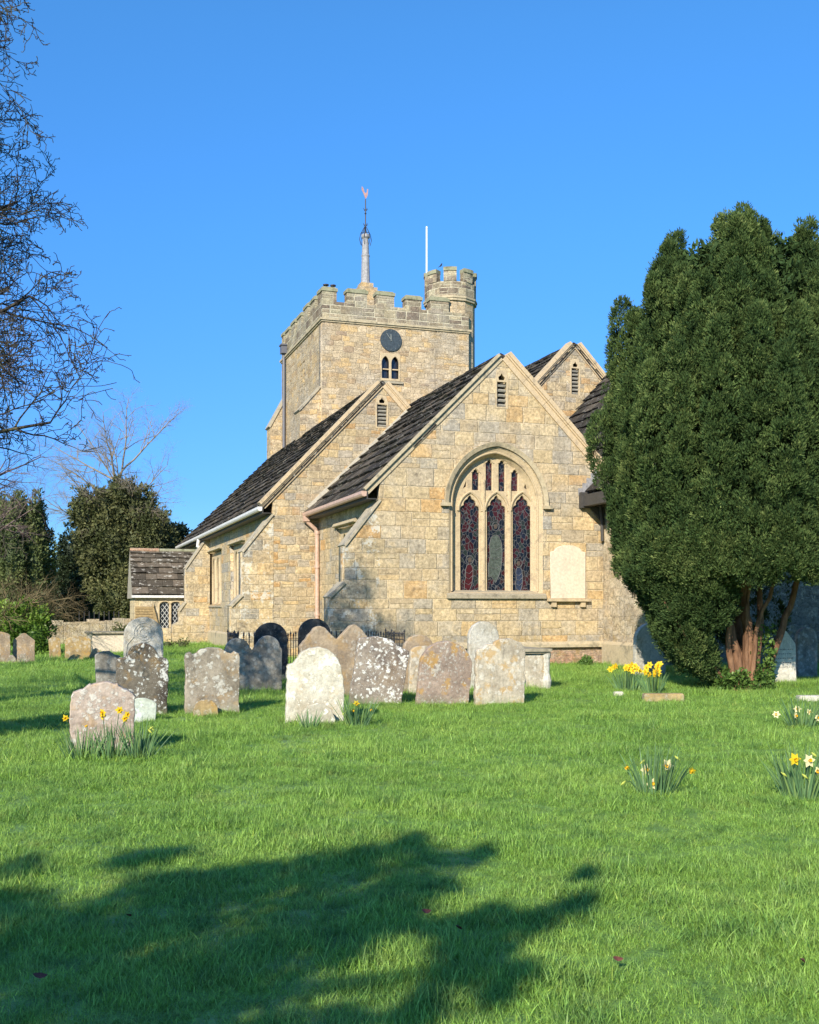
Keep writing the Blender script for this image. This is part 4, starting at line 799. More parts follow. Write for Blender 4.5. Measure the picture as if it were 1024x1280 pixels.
# ------------------------------------------------------------------ gravestones
def dens(pts, step=.03, jit=.004, keep_bottom=True):
    out = []; n = len(pts)
    for i in range(n):
        a, b = pts[i], pts[(i+1) % n]; L = math.hypot(b[0]-a[0], b[1]-a[1]); k = max(1, int(L/step))
        for q in range(k):
            x, y = a[0]+(b[0]-a[0])*q/k, a[1]+(b[1]-a[1])*q/k; nn = noise.noise((x*9, y*9, jit*977+i*.01)); n2 = noise.noise((x*9+50, y*9, 3.0))
            out.append((x+nn*jit*2.2+random.uniform(-jit, jit)*.5, y+(n2*jit*2.2+random.uniform(-jit, jit)*.5 if y > 0 else 0)))
    return out
def arc(cx, cy, rx, ry, a0, a1, n=12): return [(cx+rx*math.cos(R(a0+(a1-a0)*k/n)), cy+ry*math.sin(R(a0+(a1-a0)*k/n))) for k in range(n+1)]
def prof(kind, w, h):
    a = w/2; B = [(-a, -.18), (a, -.18)]
    if kind == 'round': return B+arc(0, h-a*.95, a, a*.95, 0, 180, 16)
    if kind == 'lowround': return B+arc(0, h-a*.45, a, a*.45, 0, 180, 14)
    if kind == 'should': r = a*.60; return B+[(a, h-r*1.15), (a*.93, h-r*1.0), (r*1.12, h-r*.95)]+arc(0, h-r*.95, r, r*.95, 8, 172, 12)+[(-r*1.12, h-r*.95), (-a*.93, h-r*1.0), (-a, h-r*1.15)]
    if kind == 'peaked': return B+[(a, h*.80), (a*.92, h*.86), (a*.62, h*.90), (a*.42, h*.985)]+arc(0, h*.95, a*.40, h*.05, 20, 160, 6)+[(-a*.42, h*.985), (-a*.62, h*.90), (-a*.92, h*.86), (-a, h*.80)]
    if kind == 'scallop': return B+[(a, h*.86), (a*.96, h*.91), (a*.82, h*.94), (a*.70, h*.90), (a*.60, h*.92)]+arc(0, h*.90, a*.56, h*.10, 12, 168, 10)+[(-a*.60, h*.92), (-a*.70, h*.90), (-a*.82, h*.94), (-a*.96, h*.91), (-a, h*.86)]
    if kind == 'double':
        r = a*.46; return B+[(a, h-r*1.05), (a*.97, h-r*.9)]+arc(a*.52, h-r*.9, r*.9, r*.9, 8, 150, 9)+[(0.03*a, h-r*1.0), (-.03*a, h-r*1.05)]+arc(-a*.52, h-r*1.02, r*.88, r*.88, 30, 172, 9)+[(-a*.97, h-r*1.1), (-a, h-r*1.25)]
    if kind == 'ogee2': return B+[(a, h*.72), (a*.86, h*.80), (a*.72, h*.90), (a*.60, h*.965), (a*.47, h), (a*.33, h*.975), (a*.2, h*.90), (a*.08, h*.83), (0, h*.80), (-a*.08, h*.82), (-a*.2, h*.88), (-a*.33, h*.95), (-a*.47, h*.98), (-a*.62, h*.95), (-a*.76, h*.87), (-a*.9, h*.78), (-a, h*.70)]
    if kind == 'egg': return B+[(a*1.0, h*.45), (a*.95, h*.60), (a*.85, h*.76), (a*.66, h*.89), (a*.4, h*.97), (a*.1, h), (-a*.25, h*.985), (-a*.5, h*.93), (-a*.66, h*.86), (-a*.78, h*.79), (-a*.93, h*.77), (-a, h*.74)]
    if kind == 'flatbrk': return B+[(a*.98, h*.86), (a*.80, h*.93), (a*.45, h*.985), (a*.12, h), (-a*.2, h*.97), (-a*.3, h*.925), (-a*.62, h*.91), (-a*.72, h*.86), (-a*.96, h*.84), (-a, h*.8)]
    if kind == 'slant': return B+[(a, h*.84), (a*.9, h*.87), (a*.55, h*.90), (a*.2, h*.985), (-a*.3, h), (-a*.72, h*.965), (-a*.95, h*.93), (-a, h*.88)]
    if kind == 'gothic': return B+[(a, h*.76), (a*.2, h*.99), (0, h), (-a*.2, h*.99), (-a, h*.76)]
    if kind == 'lump': return B+[(a, h*.35), (a*.8, h*.72), (a*.35, h*.97), (-a*.1, h), (-a*.55, h*.88), (-a*.9, h*.55), (-a, h*.3)]
def P3(xl, xr, yt, yb): # pixel box -> X, Y, w, h
    g = G((xl+xr)/2, yb); s = F_PX/g.y; return g, (xr-xl)/s, (yb-yt)/s
GR = 'gravestones in the churchyard'
def grave(box, kind, mat, label, yaw=0, lean=0, tip=0, t=.12, jit=.006, name='gravestone', cat='gravestone', wf=1.0, extra=None, Y=None):
    xl, xr, yt, yb = box; g, w, h = P3(xl, xr, yt, yb); yw = CH_ROT+R(yaw); w = w/max(.6, math.cos(abs(yw)-abs(math.atan2(g.x, g.y))*0))*wf
    o = empty(name, (g.x, g.y, gz(g.x, g.y)-.01), 0, label, cat, GR); o.rotation_euler = (R(tip), R(lean), yw)
    me = fill2d(dens(prof(kind, w, h), .03, jit), (), t, .012); n = len(me.vertices); co = np.empty(n*3, np.float32); me.vertices.foreach_get('co', co); co = co.reshape(-1, 3)
    out = np.stack([co[:, 0], co[:, 2], co[:, 1]], 1); me.vertices.foreach_set('co', out.ravel()); me.name = 'slab'; me.materials.clear()
    bm = bmesh.new(); bm.from_mesh(me); bmesh.ops.remove_doubles(bm, verts=bm.verts, dist=1e-5)
    bmesh.ops.recalc_face_normals(bm, faces=bm.faces); bm.to_mesh(me); bm.free()
    link('slab', me, mat, o)
    if extra: extra(o, w, h, t)
    return o
gs = gravestone
m_pink = gs('pinkish_lichened_sandstone', (.46, .37, .30), (.25, .19, .15), .65, .3, 12, 1.0)
m_dark = gs('dark_lichened_stone', (.15, .13, .10), (.06, .05, .04), .9, .2, 13, 5.0, wcol=(.60, .60, .55))
m_pale = gs('pale_grey_stone', (.52, .49, .42), (.38, .35, .28), .5, .1, 8, 8.0)
m_grey = gs('mottled_grey_stone', (.36, .31, .24), (.17, .145, .11), .6, .25, 14, 11.0)
m_slate = gs('grey_stone', (.30, .28, .24), (.16, .15, .13), .35, .1, 8, 14.0)
m_black = gs('blackened_stone', (.05, .055, .06), (.022, .024, .028), .12, .05, 9, 17.0, .1)
m_brown = gs('brown_sandstone', (.40, .31, .21), (.26, .20, .14), .25, .25, 9, 20.0)
m_cream = gs('cream_lichened_stone', (.62, .58, .47), (.42, .37, .27), .95, .2, 8, 23.0, .1, (.80, .76, .62))
m_white = gs('white_blotched_stone', (.30, .25, .20), (.15, .12, .10), .95, .1, 15, 26.0, .1, (.72, .70, .64))
m_orange = gs('orange_lichened_stone', (.36, .27, .21), (.25, .19, .15), .5, .65, 20, 29.0, .15)
m_ochre = gs('ochre_streaked_stone', (.52, .45, .34), (.33, .28, .21), .5, .55, 9, 32.0, .4, (.74, .70, .60))
m_mem = gs('clean_white_stone', (.66, .62, .52), (.56, .52, .42), .1, .02, 6, 35.0, .05)
m_foot = gs('small_green_white_stone', (.52, .56, .46), (.40, .42, .32), .8, .1, 5, 38.0, .1, (.72, .78, .70))
m_gold = gs('golden_brown_stone', (.42, .30, .14), (.26, .19, .10), .35, .5, 9, 41.0, .2)

grave((90, 165, 849, 940), 'peaked', m_pink, 'squat pinkish lichened gravestone standing behind the yellow daffodils at the left', -3, 1, 3, .14, .008)
grave((123, 151, 812, 868), 'slant', m_slate, 'narrow blue grey gravestone tucked left of the dark round topped stone', 6, -3, 0, .10)
grave((146, 207, 802, 893), 'should', m_dark, 'dark gravestone with round head and shoulders covered in white lichen spots', -2, 1, 2, .13, .006)
grave((163, 192, 869, 901), 'lowround', m_foot, 'small pale greenish footstone leaning at the foot of the dark lichened stone', 8, 8, -14, .07, .004)
def scroll(o, w, h, t):
    m = MB()
    for rr in (.10, .17, .23): m.tube([(rr*math.cos(a), -t/2-.004, h*.74+rr*math.sin(a)) for a in np.linspace(0, 2*math.pi*.86, 18)], .011, 5)
    m.tube([(-w*.46, -t/2-.003, h*.35), (-w*.42, -t/2-.003, h*.55), (-w*.25, -t/2-.003, h*.68)], .015, 5); m.tube([(w*.46, -t/2-.003, h*.35), (w*.42, -t/2-.003, h*.55), (w*.25, -t/2-.003, h*.68)], .015, 5)
    m.obj('carved_scroll', m_pale, o)
grave((157, 202, 771, 845), 'round', m_pale, 'large pale grey round topped gravestone with a carved circular scroll', 2, 0, 0, .14, .004, extra=scroll)
grave((233, 297, 807, 891), 'scallop', m_grey, 'mottled grey gravestone with a shaped top and a golden footstone before it', -1, 0, 2, .13, .007)
grave((243, 272, 872, 894), 'round', m_gold, 'small golden brown footstone leaning on the mottled grey gravestone', 0, -2, -10, .08, .005)
grave((281, 350, 795, 865), 'double', m_slate, 'double humped blue grey gravestone left of the tall black stone', 4, 0, 1, .12, .004)
grave((319, 358, 777, 853), 'round', m_black, 'tall black round topped gravestone behind the double humped one', 2, 0, 0, .12, .003)
grave((374, 412, 772, 851), 'round', m_black, 'black round topped gravestone half hidden behind the big brown stone', 3, 0, 0, .12, .003)
grave((376, 465, 780, 872), 'ogee2', m_brown, 'broad brown gravestone with two rounded peaks behind the cream stone', 2, 0, 1, .15, .006)
grave((358, 428, 806, 903), 'egg', m_cream, 'cream gravestone crusted with lichen with a curved footstone set against it', -3, 1, 2, .14, .008)
grave((376, 417, 877, 906), 'lump', m_cream, 'rounded cream footstone propped at the bottom of the cream gravestone', 5, 4, -8, .09, .008)
grave((436, 500, 796, 882), 'slant', m_white, 'leaning dark gravestone blotched all over with white lichen', -4, 8.5, 3, .12, .007)
grave((503, 541, 792, 866), 'round', m_brown, 'dark brown round topped gravestone behind the leaning blotched stone', 4, 1, 0, .11, .005)
grave((510, 545, 806, 868), 'lowround', m_ochre, 'tan gravestone between the blotched stone and the orange lichened stone', 0, 3, 1, .11, .005)
grave((519, 585, 800, 882), 'round', m_orange, 'brown gravestone dusted with orange lichen leaning slightly to the right', -2, 4.5, 4, .13, .006, wf=.98)
grave((593, 655, 797, 881), 'flatbrk', m_ochre, 'pale ochre gravestone with a chipped flat top beside the chest tomb', -3, .5, 2, .14, .010)
grave((585, 623, 776, 862), 'round', m_pale, 'pale round topped gravestone behind the chipped ochre one', 2, 0, 0, .12, .003)
grave((791, 832, 779, 846), 'round', m_pale, 'grey gravestone at the annexe corner behind the bright yellow daffodils', 6, 0, 1, .13, .004)
def script_marks(o, w, h, t):
    m = MB(); rows = [(.66, .8), (.58, .7), (.50, .8), (.42, .74), (.34, .6)]
    for zr, wd in rows:
        x = -w*.40
        while x < w*.40*wd:
            l = random.uniform(.02, .055)
            k = x
            while k < x+l: m.bar((k, -t/2-.001, h*zr-.008), (k+random.uniform(-.004, .004), -t/2-.001, h*zr+random.uniform(.004, .012)), .003, .004, up=(0, 1, 0)); k += .009
            x += l+.02
    m.obj('inscription', M['dark_iron'], o)
grave((964, 996, 788, 857), 'gothic', m_mem, 'clean white inscribed gravestone right of the big yew trunk', 4, 0, -2, .11, .002, extra=script_marks)
grave((993, 1022, 783, 848), 'round', m_slate, 'grey round topped gravestone in the shade behind the white inscribed one', 6, 0, 0, .12, .004)
grave((-14, 11, 789, 829), 'lowround', m_brown, 'brown gravestone cut by the left edge of the view', 4, 0, 0, .12, .006)
grave((18, 42, 790, 828), 'gothic', m_brown, 'smooth brown pointed gravestone under the bright green laurel bush', 2, 0, 0, .12, .004)
grave((9, 20, 817, 829), 'lump', m_grey, 'tiny grey lichened footstone, left of the pair by the pointed brown stone', 0, 0, 0, .10, .008)
grave((22, 34, 816, 829), 'round', m_grey, 'tiny grey lichened footstone, right of the pair by the pointed brown stone', 0, 2, 0, .10, .008)
grave((63, 76, 796, 824), 'lowround', m_gold, 'narrow golden gravestone in shadow between the laurel and the round ochre one', 2, -3, 0, .10, .006)
grave((83, 113, 795, 824), 'lowround', m_gold, 'wide ochre brown round topped gravestone before the low churchyard wall', 0, -1, 0, .13, .008, wf=1.0)
grave((86, 104, 817, 826), 'round', m_gold, 'small ochre footstone in front of the wide ochre brown gravestone', 0, 0, 0, .09, .008)
grave((112, 124, 810, 824), 'lump', m_brown, 'small dark broken gravestone right of the wide ochre brown one', 3, 10, 0, .10, .008)
# chest tomb beside the ochre stone
def chest(box, label, mat, L=1.7):
    g, w, h = P3(*box); o = empty('chest_tomb', (g.x, g.y, 0), CH_ROT, label, 'tomb'); a = w/2
    m = MB(); m.box((-a*.86, .08, -.1), (a*.80, L-.08, h*.86)); m.obj('chest', mat, o)
    m = MB(); m.box((-a, -.02, h*.93), (a, L+.02, h)); m.box((-a*.94, .02, h*.885), (a*.94, L-.02, h*.929)); m.obj('lid', M['sill'], o)
    for sx in (-1, 1):
        m = MB(); m.lathe((sx*a*.80, .12, 0), [(.085, -.1), (.095, .04), (.11, h*.22), (.08, h*.36), (.07, h*.40), (.075, h*.75), (.09, h*.80), (.10, h*.884)], 12); m.obj('corner_baluster', m_pale, o)
    return o
chest((648, 692, 811, 863), 'low chest tomb with a moulded lid and corner balusters', m_ochre)
chest((108, 165, 790, 816), 'pale box tomb before the porch with a flat slab lid', M['tablet'], 1.2)
# iron railing round a grave
def railing():
    g = AT(296, 850, 24.4); z = 1.02; o = empty('iron_railing', (g.x, g.y+.2, 0), CH_ROT, 'black spear topped iron railing enclosing a plot behind the gravestones', 'railing')
    Wd, Dp = 3.95, 1.5; sides = [((0, 0), (Wd, 0)), ((Wd, 0), (Wd, Dp)), ((Wd, Dp), (0, Dp)), ((0, Dp), (0, 0))]
    for (a, b) in sides:
        L = math.hypot(b[0]-a[0], b[1]-a[1]); m = MB(); n = int(L/.125)
        for zz in (.14, z-.17): m.bar((*a, zz), (*b, zz), .03, .012)
        for k in range(n):
            x, y = a[0]+(b[0]-a[0])*k/n, a[1]+(b[1]-a[1])*k/n; big = k % 8 == 0; r = .018 if big else .009; zt = z+(.06 if big else 0)
            m.tube([(x, y, -.1), (x, y, zt-.10)], r, 6); m.lathe((x, y, zt-.10), [(.006, 0), (.022+r*.3, .015), (.008, .03), (.020+r*.4, .055), (.002, .12)], 6)
        m.obj('rail_panel', M['dark_iron'], o)
railing()
# kerb stones lying in the turf
def kerb(x0, x1, y, label, mat, h=.12, dp=.2):
    a, b = G(x0, y), G(x1, y); m = MB(); m.box((0, 0, -.1), ((b-a).length, dp, h)); me = m.mesh('kerb_stone'); bm = bmesh.new(); bm.from_mesh(me); bmesh.ops.bevel(bm, geom=bm.edges[:], offset=.015, segments=2, affect='EDGES'); bm.to_mesh(me); bm.free()
    o = link('kerb_stone', me, mat); o.location = a; o.rotation_euler = (0, 0, R(2)); tag(o, label, 'kerb stone')
kerb(806, 856, 876, 'sandy kerb stone lying in the grass below the yellow daffodils', m_gold)
kerb(768, 780, 871, 'short white kerb stone end in the grass left of the sandy one', m_mem, .09, .12)
kerb(1000, 1030, 878, 'pale kerb stone at the right edge behind the daffodils', m_mem, .11)
# low wall with ruined railing stubs at the far left, plus path edge
def lowwall():
    Y = 47; a, b = AT(56, 800, Y), AT(165, 800, Y+2); o = empty('churchyard_wall', (a.x, a.y, 0), math.atan2(b.y-a.y, b.x-a.x), 'low rubble churchyard wall with iron spikes along its top', 'wall'); L = (b-a).length
    m = MB(); x = 0
    while x < L:
        w = random.uniform(.3, .6); m.box((x, random.uniform(-.03, .0), -.1), (x+w-.01, .4, 1.05+random.uniform(-.1, .1)), random.random()); x += w
    m.obj('masonry', M['wall_rough'], o)
    m = MB()
    for k in range(9): x = L*.4+k*.22; m.tube([(x, .2, .95), (x, .2, 1.45)], .02, 5)
    m.obj('spike', M['dark_iron'], o)
lowwall()

# ------------------------------------------------------------------ foliage tools (numpy)
def leaf_mesh(name, P, N, size, aspect=.35, per=5, spread=.9, mat=None, parent=None, tint=None, quad=True, label=None, curl=0.0):
    """P: (n,3) spray centres, N: (n,3) spray directions. Each spray fans out `per` pointed leaves."""
    n = len(P); P = np.repeat(P, per, 0); N = np.repeat(N, per, 0); tn = np.repeat(rng.random(n) if tint is None else tint, per)
    m = len(P); d = N+rng.normal(0, spread, (m, 3)); d /= np.linalg.norm(d, axis=1, keepdims=True)+1e-9
    a = np.cross(d, rng.normal(0, 1, (m, 3))); a /= np.linalg.norm(a, axis=1, keepdims=True)+1e-9
    s = (size*(rng.uniform(.6, 1.35, m)))[:, None]; w = s*aspect*.5
    p0 = P+rng.normal(0, 1, (m, 3))*s*.25; c = np.cross(a, d)*s*curl
    V = np.stack([p0, p0+d*s*.5+a*w+c, p0+d*s, p0+d*s*.5-a*w+c], 1).reshape(-1, 3)
    me = bpy.data.meshes.new(name); me.vertices.add(m*4); me.vertices.foreach_set('co', V.astype(np.float32).ravel())
    me.loops.add(m*4); me.loops.foreach_set('vertex_index', np.arange(m*4, dtype=np.int32)); me.polygons.add(m)
    me.polygons.foreach_set('loop_start', np.arange(0, m*4, 4, dtype=np.int32)); me.polygons.foreach_set('loop_total', np.full(m, 4, np.int32)); me.update()
    at = me.attributes.new('tint', 'FLOAT', 'FACE'); at.data.foreach_set('value', np.clip(tn+rng.normal(0, .12, m), 0, 1).astype(np.float32))
    return link(name, me, mat, parent, label)
def tubes_mesh(name, segs, mat, parent, sides=4, rmin=.0):
    """segs: list of (p0, p1, r0, r1)"""
    m = len(segs); A = np.array([[*s[0]] for s in segs]); B = np.array([[*s[1]] for s in segs]); r0 = np.maximum(np.array([s[2] for s in segs])[:, None], rmin); r1 = np.maximum(np.array([s[3] for s in segs])[:, None], rmin)
    d = B-A; d /= np.linalg.norm(d, axis=1, keepdims=True)+1e-9; ref = np.where(np.abs(d[:, 2:3]) < .9, [[0, 0, 1.]], [[1., 0, 0]]); a = np.cross(d, ref); a /= np.linalg.norm(a, axis=1, keepdims=True); b = np.cross(d, a)
    V = []
    for base, r in ((A, r0), (B, r1)):
        for k in range(sides): t = 2*math.pi*k/sides; V.append(base+(a*math.cos(t)+b*math.sin(t))*r)
    V = np.stack(V, 1).reshape(-1, 3); q = np.arange(m)[:, None]*2*sides
    F = np.concatenate([np.stack([q[:, 0]+k, q[:, 0]+(k+1) % sides, q[:, 0]+sides+(k+1) % sides, q[:, 0]+sides+k], 1) for k in range(sides)], 0)
    me = bpy.data.meshes.new(name); me.vertices.add(len(V)); me.vertices.foreach_set('co', V.astype(np.float32).ravel()); nf = len(F)
    me.loops.add(nf*4); me.loops.foreach_set('vertex_index', F.astype(np.int32).ravel()); me.polygons.add(nf)
    me.polygons.foreach_set('loop_start', np.arange(0, nf*4, 4, dtype=np.int32)); me.polygons.foreach_set('loop_total', np.full(nf, 4, np.int32)); me.polygons.foreach_set('use_smooth', np.ones(nf, bool)); me.update()
    return link(name, me, mat, parent)
def grow(segs, p, d, r, L, lvl, cfg):
    """recursive branch; cfg: per-level dict list"""
    c = cfg[lvl]; n = c['n']; p = Vector(p); d = Vector(d).normalized(); step = L/n; nxt = []
    for i in range(n):
        d = (d+Vector([random.gauss(0, c['j']) for _ in range(3)])+Vector((0, 0, c.get('up', 0)))+Vector(c.get('pull', (0, 0, 0)))).normalized()
        q = p+d*step; ra = r*(1-.75*i/n)*1.0; rb = r*(1-.75*(i+1)/n); segs.append((tuple(p), tuple(q), ra, rb)); p = q
        if lvl+1 < len(cfg) and i >= c.get('first', 1):
            for _ in range(c['k'] if random.random() < c.get('pr', 1) else 0):
                ax = d.cross(Vector([random.gauss(0, 1) for _ in range(3)])).normalized(); an = R(random.uniform(*c['ang'])); dd = (d*math.cos(an)+ax*math.sin(an))
                nxt.append((tuple(p), dd, rb*c.get('rs', .6), L*random.uniform(*c['ls'])*(1-.35*i/n)))
    for a in nxt: grow(segs, *a, lvl+1, cfg)

# ------------------------------------------------------------------ the big yew
def build_yew():
    sf = G(930, 861).y/G(930, 853).y
    base = G(930, 861); o = empty('yew_tree', (base.x, base.y, 0), 0, 'huge dense dark green yew with many upright plumes and reddish forked trunks', 'tree')
    zs = [.28, .53, 1.22, 2.1, 2.5, 3.3, 4.33, 5.2, 6.4, 7.95, 8.98, 9.67, 10.0, 10.4]; rs = [.6, 1.25, 1.75, 2.05, 2.45, 2.6, 2.85, 3.05, 3.03, 2.80, 2.38, 1.95, 1.65, 1.1]
    Rz = lambda z: np.interp(z, zs, rs)
    Ps, Ns = [], []; plumes = []; tries = 0
    def ax_(dx): return 1.32 if dx > 0 else 1.0       # the crown is wider on its right side
    while len(plumes) < 230 and tries < 14000:
        tries += 1; ph = random.uniform(0, 2*math.pi); rad = 2.95*math.sqrt(random.random())
        if any(((rad*math.cos(ph)-a*math.cos(b))**2+(rad*math.sin(ph)-a*math.sin(b))**2) < .21 for a, b in plumes): continue
        plumes.append((rad, ph))
    C_, CN, CR = [], [], []
    for rad, ph in plumes:
        dx, dy = math.cos(ph), math.sin(ph); w0 = random.uniform(.18, .27)
        zt = float(np.interp(rad, [0, 1.0, 1.5, 1.8, 2.1, 2.5, 2.8, 2.95], [10.35, 10.3, 10.1, 9.8, 9.3, 8.4, 7.6, 6.8]))*.945+random.uniform(-.5, .35)
        if rad < 1.9 and abs(rad*dx-1.55) < .22: zt -= .8
        left = max(0, -dx); zb = 2.2+random.uniform(-.15, .35); off = random.choice((random.uniform(-.42, -.22), random.uniform(-.12, .14), random.uniform(-.05, .14)))
        if left > .45 and rad > 1.5: zb = 1.9
        if dy > .1 and rad > 1.0 and dx < .55: zb = .9
        if rad < 2.1: zb = max(zb, zt-3.4)
        H = zt-zb; keep = .55 if dy > .35 else 1.0; n = int(H*w0*2*math.pi*46*keep); lean = random.uniform(-.03, .03)
        for _ in range(n):
            t = random.random(); z = zb+t*H; ps = random.uniform(0, 2*math.pi)
            if rad > .8 and math.cos(ps-ph) < -.35 and z < zt-1.0: continue
            w = w0*min(1, .7+2*t)*min(1, ((zt-z)/1.0)+.10)**.6*(1+.6*noise.noise((rad*7+ps*.8, ph*5, z*2.6)))
            rr = rad if z > 5.5 else min(rad, max(.05, float(Rz(z))-.10)); rr += off*min(1, max(0, z-2.5))+.10*noise.noise((rad*3, ph*9, z*.8))
            C_.append((rr*dx*ax_(dx)+w*math.cos(ps)+lean*(z-zb), rr*dy+w*math.sin(ps), z)); CN.append((math.cos(ps)*.8+dx*.35, math.sin(ps)*.8+dy*.35, .6)); CR.append(random.uniform(.055, .125))
    # skirt hanging low on the left, tapering in towards the trunks
    for cx_, cy_, cz_, sx, sz in ((-1.45, -.5, 1.2, .55, .55), (-1.15, -.2, .7, .45, .4), (-1.75, -.1, 1.7, .55, .6), (-1.5, .6, 1.3, .5, .6), (-2.0, -.3, 2.4, .6, .6), (-1.7, -.9, 2.1, .6, .5), (-1.0, -1.0, 1.9, .5, .5), (-1.0, -1.6, 2.8, .6, .5), (.1, -2.0, 2.8, .7, .45), (1.1, -1.9, 2.75, .7, .45), (2.2, -1.3, 2.9, .7, .5), (3.2, -.6, 2.9, .7, .6), (-.2, -1.5, 3.4, .8, .5), (-2.1, .7, 2.3, .6, .7), (-1.9, -1.2, 3.0, .6, .5), (1.9, -1.9, 3.4, .6, .5), (2.8, .3, 2.6, .7, .5)):
        for _ in range(170):
            v = Vector([random.gauss(0, 1) for _ in range(3)]).normalized(); C_.append((cx_+v.x*sx, cy_+v.y*sx, cz_+v.z*sz)); CN.append((v.x, v.y, v.z*.6+.3)); CR.append(random.uniform(.06, .13))
    C_ = np.array(C_); CN = np.array(CN); CR = np.array(CR); CN /= np.linalg.norm(CN, axis=1, keepdims=True)
    nz = np.array([noise.noise((a*1.5, b*1.5, c*1.1)) for a, b, c in C_]); lim = (Rz(C_[:, 2])+.10+.25*nz)*np.where(C_[:, 0] > 0, 1.32, 1); r_ = np.hypot(C_[:, 0], C_[:, 1]); f_ = np.where(C_[:, 2] < 4.5, np.minimum(1, lim/np.maximum(r_, .01)), 1.0); C_[:, :2] *= f_[:, None]
    per = 30; m_ = len(C_); v = rng.normal(0, 1, (m_*per, 3)); v /= np.linalg.norm(v, axis=1, keepdims=True); cn = np.repeat(CN, per, 0); dt = (v*cn).sum(1); v = np.where((dt < -.25)[:, None], -v, v)
    P_ = np.repeat(C_, per, 0)+v*np.array([[1, 1, 1.5]])*(np.repeat(CR, per)*rng.uniform(.72, 1.12, m_*per))[:, None]; N_ = v*.8+cn*.4+np.array([[0, 0, .8]])
    cl = np.repeat(np.clip(.42+.35*np.array([noise.noise((a*.9, b*.9, c*.9)) for a, b, c in C_])+rng.normal(0, .20, m_), 0, 1), per); tint = np.clip(cl+rng.normal(0, .10, len(P_)), 0, 1)
    ni = 22000; iz = rng.uniform(2.9, 9.2, ni); ir = np.interp(iz, zs, rs)*.70*np.sqrt(rng.random(ni)); ia = rng.random(ni)*2*math.pi; ix_ = ir*np.cos(ia); PI_ = np.stack([np.where(ix_ > 0, ix_*1.3, ix_), ir*np.sin(ia), iz], 1)
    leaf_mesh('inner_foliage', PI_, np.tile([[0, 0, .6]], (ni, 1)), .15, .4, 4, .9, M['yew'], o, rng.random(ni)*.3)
    leaf_mesh('crown', P_, N_, .062, .30, 3, .45, M['yew'], o, tint); o.scale = (sf, sf, sf)
    m = MB()
    stems = [((-.05, -.1), (-.35, -.3, 1.2), (-.9, -.4, 2.6), (-1.3, -.5, 4.5), .15), ((.0, -.15), (.02, -.25, 1.1), (-.15, -.35, 2.3), (-.4, -.3, 5.5), .20), ((.14, -.1), (.28, -.15, 1.1), (.3, -.1, 2.4), (.4, 0, 6), .13), ((-.20, -.12), (-.42, -.35, .8), (-.5, -.7, 2.0), (-.8, -.9, 4), .11),
             ((.35, .1), (.75, .1, 1.0), (1.15, .05, 2.2), (1.8, 0, 4.2), .14), ((.0, .25), (.1, .6, 1.5), (.5, .9, 3), (.6, 1, 6), .16), ((-.3, .2), (-.8, .5, 1.4), (-1.3, .8, 3), (-1.6, .9, 5), .13), ((-.3, -.05), (-.8, -.35, .62), (-1.3, -.6, 1.0), (-1.9, -.8, 1.9), .07), ((.1, -.3), (.12, -.5, 1.3), (.5, -.9, 2.6), (.8, -1.2, 4), .08), ((.05, -.2), (-.1, -.5, 1.6), (-.1, -1.0, 2.8), (0, -1.3, 4), .07)]
    for b0, p1, p2, p3, r in stems:
        pts = []; c = [Vector((*b0, -.15)), Vector(p1), Vector(p2), Vector(p3)]
        for k in range(17):
            t = k/16*3; i = min(2, int(t)); f = t-i; a, b, cc, dd = c[max(i-1, 0)], c[i], c[i+1], c[min(i+2, 3)]
            v = .5*((2*b)+(cc-a)*f+(2*a-5*b+4*cc-dd)*f*f+(3*b-a-3*cc+dd)*f**3); pts.append(v+Vector((noise.noise((k*.7, r*50, 0)), noise.noise((k*.7, r*50, 9)), 0))*.06)
        m.tube(pts, [.78*(r*(1.45-.8*min(1, k/3)) if k < 3 else r*(.95-.6*k/16)) for k in range(17)], 9)
    m.lathe((0, -.05, 0), [(.50, -.2), (.42, .03), (.30, .18), (.18, .35), (.06, .5)], 14)
    m.obj('trunk', M['yew_bark'], o, smooth=True)
    n = 1500; ph = rng.random(n)*2*math.pi; r = rng.uniform(.2, .66, n); z = rng.random(n)**1.5*.5; q = np.stack([r*np.cos(ph)-.12, r*np.sin(ph)*.7-.1, z*(1.1-r*.7)], 1)
    n2 = 420; ph2 = rng.random(n2)*2*math.pi; q2 = np.stack([.30+.20*np.cos(ph2)+rng.uniform(-.1, .1, n2), -.15+.25*np.sin(ph2), rng.random(n2)*1.35], 1)
    q = np.concatenate([q, q2]); leaf_mesh('ivy', q, np.stack([q[:, 0]*.5, q[:, 1]-.4, np.full(len(q), .6)], 1), .07, .8, 3, .6, M['ivy'], o)
build_yew()

